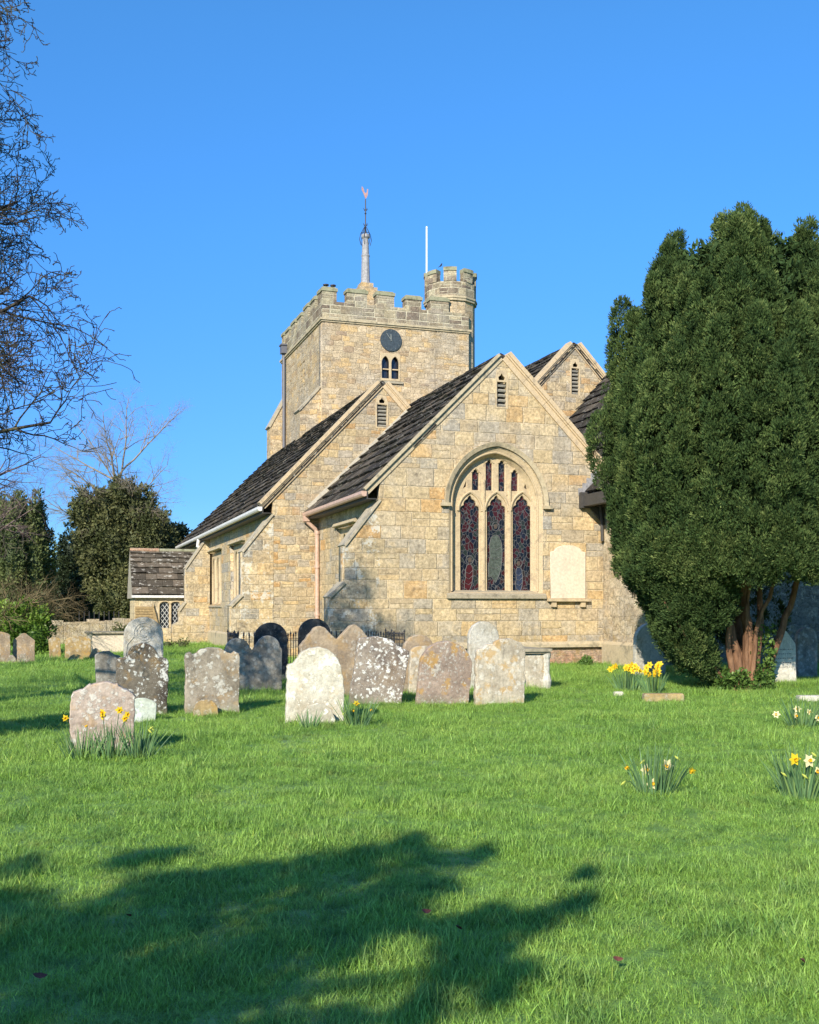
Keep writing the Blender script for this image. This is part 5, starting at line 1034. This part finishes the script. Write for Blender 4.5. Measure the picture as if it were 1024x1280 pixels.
# ------------------------------------------------------------------ bare trees
M['twig_brown'] = bark('brown_twigs', (.12, .095, .05), (.26, .20, .11), 6)
def bare_tree(name, base, label, mat, limbs, cfg, trunk, cat='tree', sides=4, group=None, Lf=1.0, rmin=0.0):
    o = empty(name, base, 0, label, cat, group); s = []
    tr = MB(); tr.tube([Vector(p) for p, r in trunk], [r for p, r in trunk], 10); tr.obj('trunk', mat, o, smooth=True)
    for p, d, r, L in limbs: grow(s, p, d, r, L*Lf, 0, cfg)
    tubes_mesh('branches', s, mat, o, sides, rmin); print(name, len(s)); return s, o
random.seed(11)
hb_ = AT(-335, 900, 14.0); hb_.z = 0
cfgH = [dict(n=9, j=.13, k=2, ang=(30, 75), ls=(.30, .52), rs=.60, first=2, pull=(.03, 0, 0)), dict(n=8, j=.17, k=2, ang=(30, 80), ls=(.3, .5), rs=.62, first=1, pr=.7, pull=(.02, 0, -.01)), dict(n=6, j=.15, k=1, ang=(35, 75), ls=(.3, .55), rs=.65, first=1, pr=.8), dict(n=3, j=.25, k=1, ang=(40, 90), ls=(.25, .45), rs=.8, first=1, pr=.4), dict(n=2, j=.2, k=0, ang=(0, 0), ls=(0, 0))]
lim = []
for z, L, r, dz in ((2.6, 3.05, .05, .05), (3.0, 2.9, .055, .22), (3.3, 2.7, .05, .10), (3.5, 2.9, .055, .42), (3.8, 2.7, .05, .30), (4.1, 2.9, .05, .55), (4.4, 2.7, .05, .45), (4.7, 2.8, .05, .75), (5.1, 2.5, .045, .5), (5.4, 2.7, .045, .62), (5.8, 2.4, .04, .3), (6.2, 2.6, .04, .7), (6.6, 2.4, .04, .45)):
    lim.append(((.05, 0, z), (1, random.uniform(-.35, .35), dz), r*.95, L)); lim.append(((.05, 0, z+.15), (1, random.uniform(-.5, .5), dz*random.uniform(.2, .9)), r*.75, L*.9))
for k in range(4): a = math.pi/2+random.uniform(0, math.pi); lim.append(((0, 0, 2.6+.5*k), (math.cos(a), math.sin(a), .5), .055, 2.4))
segsH, hob = bare_tree('hawthorn_tree', tuple(hb_), 'bare twiggy hawthorn reaching in from the left edge against the sky', M['twig'], lim, cfgH, [((0, 0, -.2), .2), ((.05, .03, 1.2), .16), ((0, 0, 2.6), .14), ((-.05, 0, 4.2), .10), ((.03, .02, 6), .06), ((0, 0, 7.2), .03)], Lf=1.02, rmin=.0033)
e = np.array([s[1] for s in segsH]); hob.scale = (1.333,)*3; idx = rng.choice(len(e), min(len(e), 2600)); leaf_mesh('buds', e[idx], np.tile([[0.2, 0, .4]], (len(idx), 1)), .014, .8, 2, 1.0, M['olive_leaf'], hob)
random.seed(5)
pb = AT(-110, 850, 27); pb.z = 0
cfgP = [dict(n=8, j=.10, k=2, ang=(25, 55), ls=(.35, .55), rs=.6, first=2, up=.02), dict(n=7, j=.13, k=2, ang=(25, 60), ls=(.35, .5), rs=.6, pr=.9), dict(n=5, j=.16, k=2, ang=(25, 65), ls=(.3, .5), rs=.6, pr=.8), dict(n=4, j=.2, k=0, ang=(0, 0), ls=(0, 0))]
bare_tree('bare_tree', tuple(pb), 'slender bare tree with pinkish twigs behind the hawthorn at the far left', M['twig_pink'], [((0, 0, 2+k*.55), (random.uniform(.4, 1), random.uniform(-.6, .6), random.uniform(.4, 1.0)), .05, 3.6) for k in range(9)], cfgP, [((0, 0, -.2), .2), ((0, 0, 3), .15), ((.1, 0, 6.5), .07)])
bb = AT(5, 800, 37); bb.z = 0
bare_tree('bare_shrub', tuple(bb), 'low arching leafless brown shrub above the laurel bush', M['twig_brown'], [((0, 0, .6+.2*(k % 5)), (math.cos(k*.7), math.sin(k*.7)*.6, random.uniform(.15, .7)), .04, 2.3) for k in range(16)], [dict(n=7, j=.1, k=2, ang=(20, 55), ls=(.4, .6), rs=.6, up=-.03), dict(n=6, j=.14, k=2, ang=(20, 60), ls=(.35, .5), rs=.6), dict(n=4, j=.18, k=1, ang=(20, 60), ls=(.3, .5), rs=.6), dict(n=3, j=.2, k=0, ang=(0, 0), ls=(0, 0))], [((0, 0, -.2), .12), ((0, 0, 1.6), .08)], 'shrub')
wb = AT(150, 800, 59.5); wb.z = 0
bare_tree('bare_tree', tuple(wb), 'pale leafless tree spreading its twigs over the evergreens left of the church', M['twig_pale'], [((0, 0, 4.0+k*.33), (random.uniform(-1, 1), random.uniform(-.7, .2), random.uniform(.45, 1.5)), .06, 4.4) for k in range(16)], cfgP, [((0, 0, -.2), .3), ((.1, 0, 3), .2), ((0, 0, 7), .12), ((0, 0, 8.5), .05)])

# ------------------------------------------------------------------ leafy background trees and shrubs
def leafy(name, base, blobs, label, mat, size, per_m2, cat='tree', trunk=(3, .2), aspect=.5, per=4, spread=.8, up=.3, lump=.45, mat2=None):
    o = empty(name, base, 0, label, cat); Ps, Ns = [], []; core = MB()
    for (x, y, z, rx, ry, rz) in blobs:
        n = int(4*math.pi*((rx*ry+rx*rz+ry*rz)/3)*per_m2); v = rng.normal(0, 1, (n, 3)); v /= np.linalg.norm(v, axis=1, keepdims=True)
        l = np.array([noise.noise((a*1.9+x*3, b*1.9+y, c*1.9+z))+.5*noise.noise((a*4+x, b*4+y*3, c*4+z)) for a, b, c in v])
        Ps.append(v*np.array([[rx, ry, rz]])*((.88+lump*l)*rng.uniform(.78, 1.06, n))[:, None]+np.array([[x, y, z]])); Ns.append(v+np.array([[0, 0, up]]))
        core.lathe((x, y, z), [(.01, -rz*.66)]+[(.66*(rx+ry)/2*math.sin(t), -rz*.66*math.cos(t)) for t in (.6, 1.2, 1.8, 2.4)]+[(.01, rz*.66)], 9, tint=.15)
    P_ = np.concatenate(Ps); cl = np.array([noise.noise((a*.9, b*.9, c*.9)) for a, b, c in P_]); N_ = np.concatenate(Ns); k = P_[:, 2] > .05; P_, N_, cl = P_[k], N_[k], cl[k]
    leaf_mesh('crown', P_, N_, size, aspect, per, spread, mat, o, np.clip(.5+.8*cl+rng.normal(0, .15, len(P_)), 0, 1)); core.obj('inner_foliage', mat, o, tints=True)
    t = MB(); t.tube([(0, 0, -.2), (.05, .02, trunk[0]*.5), (0, 0, trunk[0])], [trunk[1]*1.3, trunk[1], trunk[1]*.7], 8); t.obj('trunk', M['bark'], o, smooth=True); return o
def col_tree(xc, Y, w, h, label, mat='yew_far', n=16):
    b = AT(xc, 800, Y); b.z = 0; bl = []
    for k in range(n):
        a = 2*math.pi*k/n*2.4; r = w*.36*(k % 3+1)/3; hh = h*(1-.10*(r/(w*.36)))*random.uniform(.93, 1.0); bl.append((r*math.cos(a), r*math.sin(a), hh*.5+.3, w*.16+.1, w*.16+.1, hh*.5))
    leafy('yew_tree', tuple(b), bl, label, M[mat], .16, 70, up=.8, lump=.35, trunk=(2, .3))
col_tree(26, 55, 3.1, 7.6, 'broad columnar dark yew at the far left below the hawthorn twigs')
def blobs(Y, lst):   # px centre, py centre, px radius x, px radius y, dy
    s = F_PX/Y; return [((x-lst[0][0])/s, dy, EYE-(y-HY)/s, rx/s, (rx+ry)/2/s, ry/s) for x, y, rx, ry, dy in lst]
def leafy_px(name, Y, lst, label, mat, size, dens_, **kw):
    b = AT(lst[0][0], 800, Y); b.z = 0; return leafy(name, tuple(b), blobs(Y, lst), label, M[mat], size, dens_, **kw)
leafy_px('evergreen_tree', 58, [(150, 690, 48, 48, 0), (135, 640, 34, 36, 0), (165, 640, 32, 34, .5), (110, 645, 20, 30, -.5), (190, 670, 24, 34, 0), (178, 680, 34, 38, 0), (150, 615, 16, 18, 0), (160, 740, 40, 38, -.5), (125, 700, 28, 36, -.5), (190, 655, 18, 20, 0), (180, 750, 26, 34, -1)], 'ivy clad olive green tree between the far yew and the porch', 'olive_leaf', .17, 60, lump=.6)
leafy_px('evergreen_tree', 66, [(205, 680, 24, 26, 0), (222, 668, 14, 14, 0), (192, 650, 16, 16, 0), (225, 690, 18, 20, 0), (205, 730, 30, 40, 0)], 'blue green evergreen peeping over the porch roof', 'dark_leaf', .2, 45)
leafy_px('evergreen_tree', 62, [(95, 700, 26, 38, 0), (100, 742, 36, 38, -.5), (82, 735, 22, 40, 0), (112, 675, 16, 20, 0), (75, 765, 22, 24, 0), (125, 765, 26, 30, -1)], 'deep shaded evergreen beside the columnar yew', 'dark_leaf', .17, 55, lump=.6)
leafy_px('laurel_bush', 37, [(20, 780, 30, 26, 0), (48, 795, 20, 28, -.2), (0, 775, 24, 24, 0), (52, 770, 10, 14, 0), (30, 762, 14, 14, 0), (-22, 780, 24, 30, 0), (56, 812, 12, 16, -.3)], 'bright yellow green laurel bush at the left edge', 'laurel', .13, 75, cat='bush', trunk=(.6, .08), aspect=.45, per=4, lump=.5)
leafy_px('shrub', 30.0, [(733, 826, 6, 6, 0), (728, 829, 6, 5, 0), (738, 829, 5, 4, 0)], 'little dark green shrub at the foot of the east wall', 'ivy', .06, 400, cat='shrub', trunk=(.1, .015), aspect=.6)
leafy_px('bramble_clump', 44, [(150, 792, 12, 12, 0), (138, 800, 9, 9, 0), (165, 800, 9, 9, 0), (210, 806, 9, 6, 0), (228, 806, 8, 6, 0)], 'brown scrubby brambles below the porch window', 'olive_leaf', .09, 60, cat='shrub', trunk=(.3, .02), lump=.8)
# distant woodland all round
def woodland():
    Ps, Ns = [], []; core = MB()
    for k in range(150):
        a = 2*math.pi*k/150+random.uniform(-.02, .02); Rr = random.uniform(105, 125); r = random.uniform(3.5, 5.5); z = random.uniform(1.2, 2.2); x, y = Rr*math.sin(a), Rr*math.cos(a)+20
        n = 500; v = rng.normal(0, 1, (n, 3)); v /= np.linalg.norm(v, axis=1, keepdims=True); l = np.array([noise.noise((p*2+k, q*2, s*2)) for p, q, s in v])
        Ps.append(v*np.array([[r, r, 3.0]])*(.9+.5*l)[:, None]+np.array([[x, y, z]])); Ns.append(v)
        core.lathe((x, y, z), [(.01, -2.5), (r*.7, -1.5), (r*.8, 0), (r*.6, 1.5), (.01, 2.3)], 8, tint=.2)
    P_ = np.concatenate(Ps); o = leaf_mesh('woodland', P_, np.concatenate(Ns), .55, .6, 3, .8, M['dark_leaf']); tag(o, 'distant belt of dark trees beyond the churchyard', 'woodland', kind='stuff')
    c = core.obj('woodland_interior', M['dark_leaf'], o, tints=True)
woodland()
# ------------------------------------------------------------------ tree behind the camera whose shade falls on the lawn
SH = Vector((.33, .944)).normalized(); COT = 1/math.tan(SUN_EL)
def shade_pt(px, py, h):        # point at height h that shades the lawn at this photograph pixel
    g = G(px, py); return Vector((g.x-SH.x*h*COT, g.y-SH.y*h*COT, h))
def shade_tree():
    c = (-4.6, -3.4); o = empty('cedar_tree', (*c, 0), 0, 'spreading evergreen standing out of view, its boughs shade the foreground lawn', 'tree')
    Ps, Ns = [], []; br = []
    B = [(20, 1225, 4.2, .95), (110, 1215, 4.3, .8), (180, 1235, 4.0, .8), (60, 1170, 4.6, .6), (150, 1160, 4.8, .55), (205, 1125, 5.0, .50), (260, 1105, 5.2, .45), (330, 1115, 5.0, .55), (390, 1092, 5.2, .5), (450, 1090, 5.3, .45), (470, 1130, 5.1, .5), (520, 1110, 5.1, .38), (400, 1150, 4.8, .48), (560, 1078, 5.4, .20), (505, 1062, 5.6, .20), (210, 1062, 5.7, .25), (160, 1075, 5.7, .25), (430, 1180, 4.6, .30), (590, 1068, 5.5, .13), (640, 1150, 5.0, .24), (690, 1140, 5.1, .15), (615, 1155, 5.0, .18), (590, 1215, 4.6, .22), (545, 1228, 4.5, .16), (640, 1206, 4.6, .13), (430, 1280, 4.0, .18), (300, 1190, 4.6, .24), (90, 1275, 3.9, .8), (-60, 1180, 4.4, .9), (-90, 1120, 5, .7), (-30, 1145, 4.8, .5), (230, 1275, 4.0, .3), (340, 1290, 3.9, .2)]
    for px, py, h, r in B:
      r *= .56; r0 = r; p = shade_pt(px, py, h)-Vector((c[0], c[1], 0)); st = Vector((0, 0, h*.8)); mid = st.lerp(p, .6)+Vector((0, 0, .25)); br += [(tuple(st), tuple(mid), .05, .03), (tuple(mid), tuple(p), .03, .012)]
      for sb_k in range(6 if r > .2 else 3):
        p0 = p; p = p0+Vector((random.gauss(0, 1)*r0*.62, random.gauss(0, 1)*r0*.62, random.gauss(0, .12))); r = r0*random.uniform(.30, .52); br.append((tuple(p0), tuple(p), .010, .005)); n = int(480*r*r+26); v = rng.normal(0, 1, (n, 3)); v /= np.linalg.norm(v, axis=1, keepdims=True)
        l_ = np.array([noise.noise((a*2.5+px, b*2.5+py, c*2.5)) for a, b, c in v])
        Ps.append(v*np.array([[r*1.1, r*1.1, r*.42]])*((1+.8*l_)*rng.random(n)**.4)[:, None]*1.05+np.array([[*p]])); Ns.append(v+np.array([[.4, .2, 0]])); p = p0
    P_ = np.concatenate(Ps); leaf_mesh('foliage', P_, np.concatenate(Ns), .10, .35, 5, .8, M['dark_leaf'], o); tubes_mesh('bough', br, M['bark'], o, 6)
    t = MB(); t.tube([(0, 0, -.2), (.05, 0, 2), (0, .05, 3.8), (0, 0, 4.8)], [.3, .24, .15, .04], 10); t.obj('trunk', M['bark'], o, smooth=True)
shade_tree()

# ------------------------------------------------------------------ daffodils
def flower(parent, base, tip, face, petal, size=.038, closed=False):
    m = MB(); mid = base.lerp(tip, .7)+Vector((0, 0, .03)); m.tube([base, mid, tip], [.004, .0035, .003], 4); 
    st = m.obj('flower', M['daff_leaf'], parent); f = Vector(face).normalized(); a = f.cross(Vector((0, 0, 1))).normalized(); b = a.cross(f)
    if closed:
        q = MB(); q.tube([tip, tip+f*.03, tip+f*.06], [.006, .012, .002], 6); q.obj('bud', M[petal], st, smooth=True); return
    q = MB()
    for k in range(6):
        t = k*math.pi/3+random.uniform(-.1, .1); r = a*math.cos(t)+b*math.sin(t); s = a*-math.sin(t)+b*math.cos(t); L = size*random.uniform(.9, 1.1); cz = f*random.uniform(-.004, .006)
        q.add([tip, tip+r*L*.5+s*L*.30+cz, tip+r*L+cz*2, tip+r*L*.5-s*L*.30+cz], [(0, 1, 2, 3)])
    q.obj('petal', M[petal], st)
    q = MB(); vs = []; fs = []; n = 9
    for rr, dd in ((.008, 0), (.009, .015), (.016, .028)):
        for k in range(n): t = 2*math.pi*k/n; vs.append(tip+f*dd+(a*math.cos(t)+b*math.sin(t))*rr)
    for i in range(2):
        for k in range(n): fs.append((i*n+k, i*n+(k+1) % n, (i+1)*n+(k+1) % n, (i+1)*n+k))
    q.add(vs, fs); q.obj('trumpet', M['trumpet'], st, smooth=True)
def blade(mb, p, d, L, w, bend, tint):
    side = Vector((0, 0, 1)).cross(d).normalized() if abs(d.z) < .99 else Vector((1, 0, 0)); side = (side*math.cos(bend)+Vector((side.y, -side.x, 0))*math.sin(bend)).normalized(); pts = []; q = Vector(p); dd = Vector(d).normalized(); n = 6
    for k in range(n+1): pts.append(q.copy()); dd = (dd+Vector((dd.x, dd.y, 0))*.10*k/n+Vector((0, 0, -.05*k/n))).normalized(); q += dd*L/n
    vs = []
    for k, c in enumerate(pts): ww = w*(1-(k/n)**3)*.5+.0006; vs += [c-side*ww, c+side*ww]
    mb.add(vs, [(2*k, 2*k+1, 2*k+3, 2*k+2) for k in range(n)], tint)
DG = 'clumps of daffodils in the grass'
def daffodils(px, py, wpx, hpx, nleaf, fl, label, Y=None, lw=.011):
    g = G(px, py); s = F_PX/g.y; w, h = wpx/s, hpx/s; g.z = gz(g.x, g.y); o = empty('daffodil_clump', g, 0, label, 'daffodils', DG); m = MB()
    for k in range(nleaf):
        a = random.uniform(0, 2*math.pi); r = w*.27*math.sqrt(random.random()); p = Vector((r*math.cos(a)*1.3, r*math.sin(a)*.7, -.02)); d = Vector((p.x*.75/(w*.5)+random.gauss(0, .13), p.y/(w*.5)*.5+random.gauss(0, .15), 1.15)); blade(m, p, d, h*random.uniform(.95, 1.5), lw*random.uniform(.8, 1.3), random.uniform(-.8, .8), random.random())
    m.obj('leaves', M['daff_leaf'], o, tints=True)
    for (x, y, pet, size) in fl:
        tip = Vector(((x-px)/s, random.uniform(-.6, 0)*w*.3, (py-y)/s)); b = Vector((tip.x*.4, tip.y*.5, 0)); face = Vector((random.uniform(-.9, .9), -1, random.uniform(-.2, .3)))
        if pet == 'x': flower(o, b, tip, Vector((random.choice((-1, 1)), -.3, -.8)), 'bud', closed=True)
        elif pet == 'h': flower(o, b, tip, Vector((random.choice((-1, 1)), -.4, -.7)), 'petal_y', size*.8)
        else: flower(o, b, tip, face, 'petal_y' if pet == 'y' else 'petal_c', size)
daffodils(818, 993, 66, 46, 70, [(785, 957, 'h', .04), (782, 975, 'x', .04), (806, 960, 'c', .060), (834, 955, 'c', .058), (813, 978, 'c', .056), (864, 961, 'h', .055), (842, 943, 'x', .04), (804, 947, 'x', .04)], 'clump of cream and yellow daffodils alone on the open lawn')
daffodils(1003, 999, 62, 52, 80, [(990, 947, 'y', .058), (1008, 949, 'c', .06), (973, 963, 'x', .04), (1014, 940, 'x', .04), (1020, 962, 'c', .045), (1000, 966, 'x', .04)], 'dense clump of daffodils at the right edge nearest the viewer')
daffodils(1003, 910, 46, 32, 70, [(969, 893, 'c', .055), (995, 886, 'c', .055), (992, 894, 'c', .05), (1020, 897, 'c', .055), (1010, 890, 'c', .05)], 'pale flowered daffodil clump at the right edge behind the nearest one')
daffodils(104, 950, 60, 34, 60, [(83, 896, 'y', .042), (110, 905, 'h', .03)], 'daffodil leaves with one yellow bloom at the left foot of the pinkish stone')
daffodils(136, 950, 50, 38, 45, [(129, 894, 'y', .052), (150, 887, 'y', .046), (158, 897, 'y', .045), (161, 892, 'y', .04), (131, 889, 'y', .045)], 'daffodils with bright yellow blooms in front of the pinkish stone')
daffodils(174, 950, 40, 40, 50, [(188, 909, 'x', .04), (192, 908, 'x', .04), (186, 912, 'x', .04)], 'upright daffodil leaves with drooping buds right of the pinkish stone', lw=.013)
daffodils(446, 905, 44, 30, 45, [(446, 877, 'y', .05), (441, 886, 'h', .045), (465, 885, 'h', .045), (432, 888, 'x', .04)], 'small daffodil clump right of the cream gravestone')
daffodils(387, 911, 26, 20, 30, [], 'flowerless daffodil leaves at the foot of the cream gravestone')
def yf(x0, x1, y0, y1, n): return [(random.uniform(x0, x1), random.uniform(y0, y1), 'y', .07) for _ in range(n)]
daffodils(786, 862, 44, 20, 80, yf(757, 800, 829, 838, 14), 'wide clump of bright yellow daffodils left of the annexe corner stone', lw=.016)
daffodils(815, 866, 30, 22, 70, yf(802, 826, 828, 842, 13), 'tight clump of bright yellow daffodils right of the annexe corner stone', lw=.016)

leafy('holly_bush', (-6.9, 10.9, 0), [(0, 0, 1.5, .9, .9, 1.3), (.5, .3, 2.2, .6, .6, .6), (-.6, -.2, 1.0, .8, .8, .9)], 'dark holly bush out of view on the left, shading the grass by the graves', M['dark_leaf'], .09, 90, cat='bush', trunk=(1, .07))
# ------------------------------------------------------------------ fallen leaves
LM = plain('dry_red_brown_leaf', (.13, .04, .028), .8, n=.6)
def fallen(px, py, s, label, yaw):
    g = G(px, py); g.z = gz(g.x, g.y)+.075; s *= 1.1; me = bpy.data.meshes.new('fallen_leaf'); pr_ = [(-1, 0), (-.6, .35), (0, .5), (.6, .32), (1, 0), (.6, -.32), (0, -.5), (-.6, -.35)]
    vs = [(0, 0, 0)]+[(a*s, b*s, .35*s*(a*a+b*b)) for a, b in pr_]; me.from_pydata(vs, [], [(0, i+1, (i+1) % 8+1) for i in range(8)]); o = link('fallen_leaf', me, LM); o.location = g; o.rotation_euler = (R(35), R(10), R(yaw)); tag(o, label, 'leaf', 'fallen leaves on the lawn')
fallen(532, 1156, .030, 'dark red dead leaf in the shaded grass near the middle', 40)
fallen(573, 1177, .034, 'dark red dead leaf just below and right of the middle one', 100)
fallen(772, 1218, .024, 'small dark red dead leaf in the sunlit lower right grass', 10)
fallen(1003, 1225, .028, 'dark red dead leaf at the lower right edge of the grass', 70)
fallen(50, 1242, .028, 'dead leaf in the shade at the lower left corner', 20)
fallen(160, 1160, .026, 'dead leaf in the shade at the left of the foreground', 130)

# ------------------------------------------------------------------ grass
def tuft(seed, n=64, rad=.09, h=.047, w=.0036):
    r_ = random.Random(seed); mb = MB()
    for k in range(n):
        a = r_.uniform(0, 2*math.pi); r = rad*math.sqrt(r_.random()); p = Vector((r*math.cos(a), r*math.sin(a), -.01)); az = r_.uniform(0, 2*math.pi); ln = r_.uniform(.1, 1.1); d = Vector((math.cos(az)*ln, math.sin(az)*ln, 1)).normalized()
        L = h*r_.choice((r_.uniform(.4, 1.0), r_.uniform(.6, 1.7))); ww = w*r_.uniform(.6, 1.3); sd_ = Vector((-math.sin(az+r_.uniform(-1, 1)), math.cos(az), 0)); q = p.copy(); vs = []; n_ = 3; dd = d.copy(); g = r_.uniform(.15, .6)
        for i in range(n_+1):
            wk = ww*(1-(i/n_)**1.6)*.5+.0002; vs += [q-sd_*wk, q+sd_*wk]; q = q+dd*L/n_; dd = (dd+Vector((math.cos(az), math.sin(az), -.35))*g*.8).normalized()
        mb.add(vs, [(2*i, 2*i+1, 2*i+3, 2*i+2) for i in range(n_)], r_.random())
    me = mb.mesh('grass_tuft', tints=True); me.materials.append(M['grass']); o = bpy.data.objects.new('grass_tuft', me); return o
tufts = [tuft(k) for k in range(5)]
def build_grass():
    pts = []; sc = []; vr = []
    def band(y0, y1, dens_, s, mx=2.2):
        n0 = int((y1-y0)*(2*(.39*y1+mx))*dens_); y = rng.uniform(y0, y1, n0); x = rng.uniform(-1, 1, n0)*(.39*y1+mx); k = np.abs(x) < .39*y+mx; x, y = x[k], y[k]
        dx, dy = x-OX, y-OY; u = dx*UX+dy*UY; v = dx*VX+dy*VY
        inside = ((v > 0) & (u > UL) & (u < 12)) | ((v > PRJ) & (u > UR_) & (u < 12)) | ((v > V2) & (u > AL)) | ((v > VP) & (v < PV2) & (u > PU0)); x, y = x[~inside], y[~inside]
        for a, b in zip(x, y):
            c = noise.noise((a*1.3, b*1.3, 2.2)); c2 = noise.noise((a*.45, b*.45, 7)); c3 = noise.noise((a*3.7, b*3.7, 5)); q = s*(1+.55*c+.35*c2+.5*c3)*random.uniform(.65, 1.3)
            q = max(q, .75*s); pts.append((a, b, gz(a, b))); sc.append((q, q, q*max(.7, 1+.5*c+.5*c3))); 
    band(3.0, 7.0, 400, .95); band(7.0, 11, 260, 1.05); band(11, 18, 120, 1.25); band(18, 30, 60, 1.6); band(30, 62, 16, 2.2, 6)
    # longer grass round the feet of the stones
    for o in [o for o in bpy.data.objects if o.get('category') in ('gravestone', 'tomb')]:
        w = max(.5, max((v[0] for c in o.children for v in c.bound_box), default=.4)*2); ax = Vector((math.cos(o.rotation_euler.z), math.sin(o.rotation_euler.z))); nn = Vector((-ax.y, ax.x))
        for _ in range(46):
            t = random.uniform(-.55, .55)*w; s = random.choice((-1, 1))*random.uniform(.07, .2); a, b = o.location.x+ax.x*t+nn.x*s, o.location.y+ax.y*t+nn.y*s; q = random.uniform(.9, 1.5); pts.append((a, b, gz(a, b))); sc.append((q*.8, q*.8, q*1.35))
    for _ in range(700):
        u = random.uniform(-5, 3); v = -random.uniform(.0, .35)-(.1); p = W(u, v); pts.append((p.x, p.y, 0)); q = random.uniform(1, 1.7); sc.append((q, q, q*1.2))
    for _ in range(900):
        t = random.random(); a = random.uniform(0, 2*math.pi); g = G(935, 856); r = 1.5*math.sqrt(random.random()); pts.append((g.x+r*math.cos(a)+.2, g.y+r*.6*math.sin(a), .03)); q = random.uniform(1.2, 2.0); sc.append((q, q, q*1.3))
    n = len(pts); print('tufts', n); me = bpy.data.meshes.new('grass'); me.vertices.add(n); me.vertices.foreach_set('co', np.array(pts, np.float32).ravel())
    a = me.attributes.new('sc', 'FLOAT_VECTOR', 'POINT'); a.data.foreach_set('vector', np.array(sc, np.float32).ravel())
    rot = np.stack([rng.normal(0, .12, n), rng.normal(0, .12, n), rng.uniform(0, 6.28, n)], 1); a = me.attributes.new('rt', 'FLOAT_VECTOR', 'POINT'); a.data.foreach_set('vector', rot.astype(np.float32).ravel())
    a = me.attributes.new('ix', 'INT', 'POINT'); a.data.foreach_set('value', rng.integers(0, len(tufts), n).astype(np.int32))
    o = link('grass', me, M['grass']); tag(o, 'lush green churchyard lawn with uneven tufts', 'grass', kind='stuff')
    ng = bpy.data.node_groups.new('scatter', 'GeometryNodeTree'); ng.interface.new_socket('Geometry', in_out='INPUT', socket_type='NodeSocketGeometry'); ng.interface.new_socket('Geometry', in_out='OUTPUT', socket_type='NodeSocketGeometry')
    N = ng.nodes; gi = N.new('NodeGroupInput'); go = N.new('NodeGroupOutput'); ins = N.new('GeometryNodeInstanceOnPoints'); g2i = N.new('GeometryNodeGeometryToInstance'); m2p = N.new('GeometryNodeMeshToPoints')
    for t in tufts[::-1]:
        oi = N.new('GeometryNodeObjectInfo'); oi.inputs['Object'].default_value = t; ng.links.new(oi.outputs['Geometry'], g2i.inputs[0])
    def na(nm, ty):
        q = N.new('GeometryNodeInputNamedAttribute'); q.data_type = ty; q.inputs[0].default_value = nm; return q.outputs[0]
    e2r = N.new('FunctionNodeEulerToRotation'); ng.links.new(na('rt', 'FLOAT_VECTOR'), e2r.inputs[0])
    ng.links.new(gi.outputs[0], m2p.inputs[0]); ng.links.new(m2p.outputs[0], ins.inputs['Points']); ng.links.new(g2i.outputs[0], ins.inputs['Instance']); ins.inputs['Pick Instance'].default_value = True
    ng.links.new(na('ix', 'INT'), ins.inputs['Instance Index']); ng.links.new(e2r.outputs[0], ins.inputs['Rotation']); ng.links.new(na('sc', 'FLOAT_VECTOR'), ins.inputs['Scale']); ng.links.new(ins.outputs[0], go.inputs[0])
    md = o.modifiers.new('scatter', 'NODES'); md.node_group = ng
build_grass()
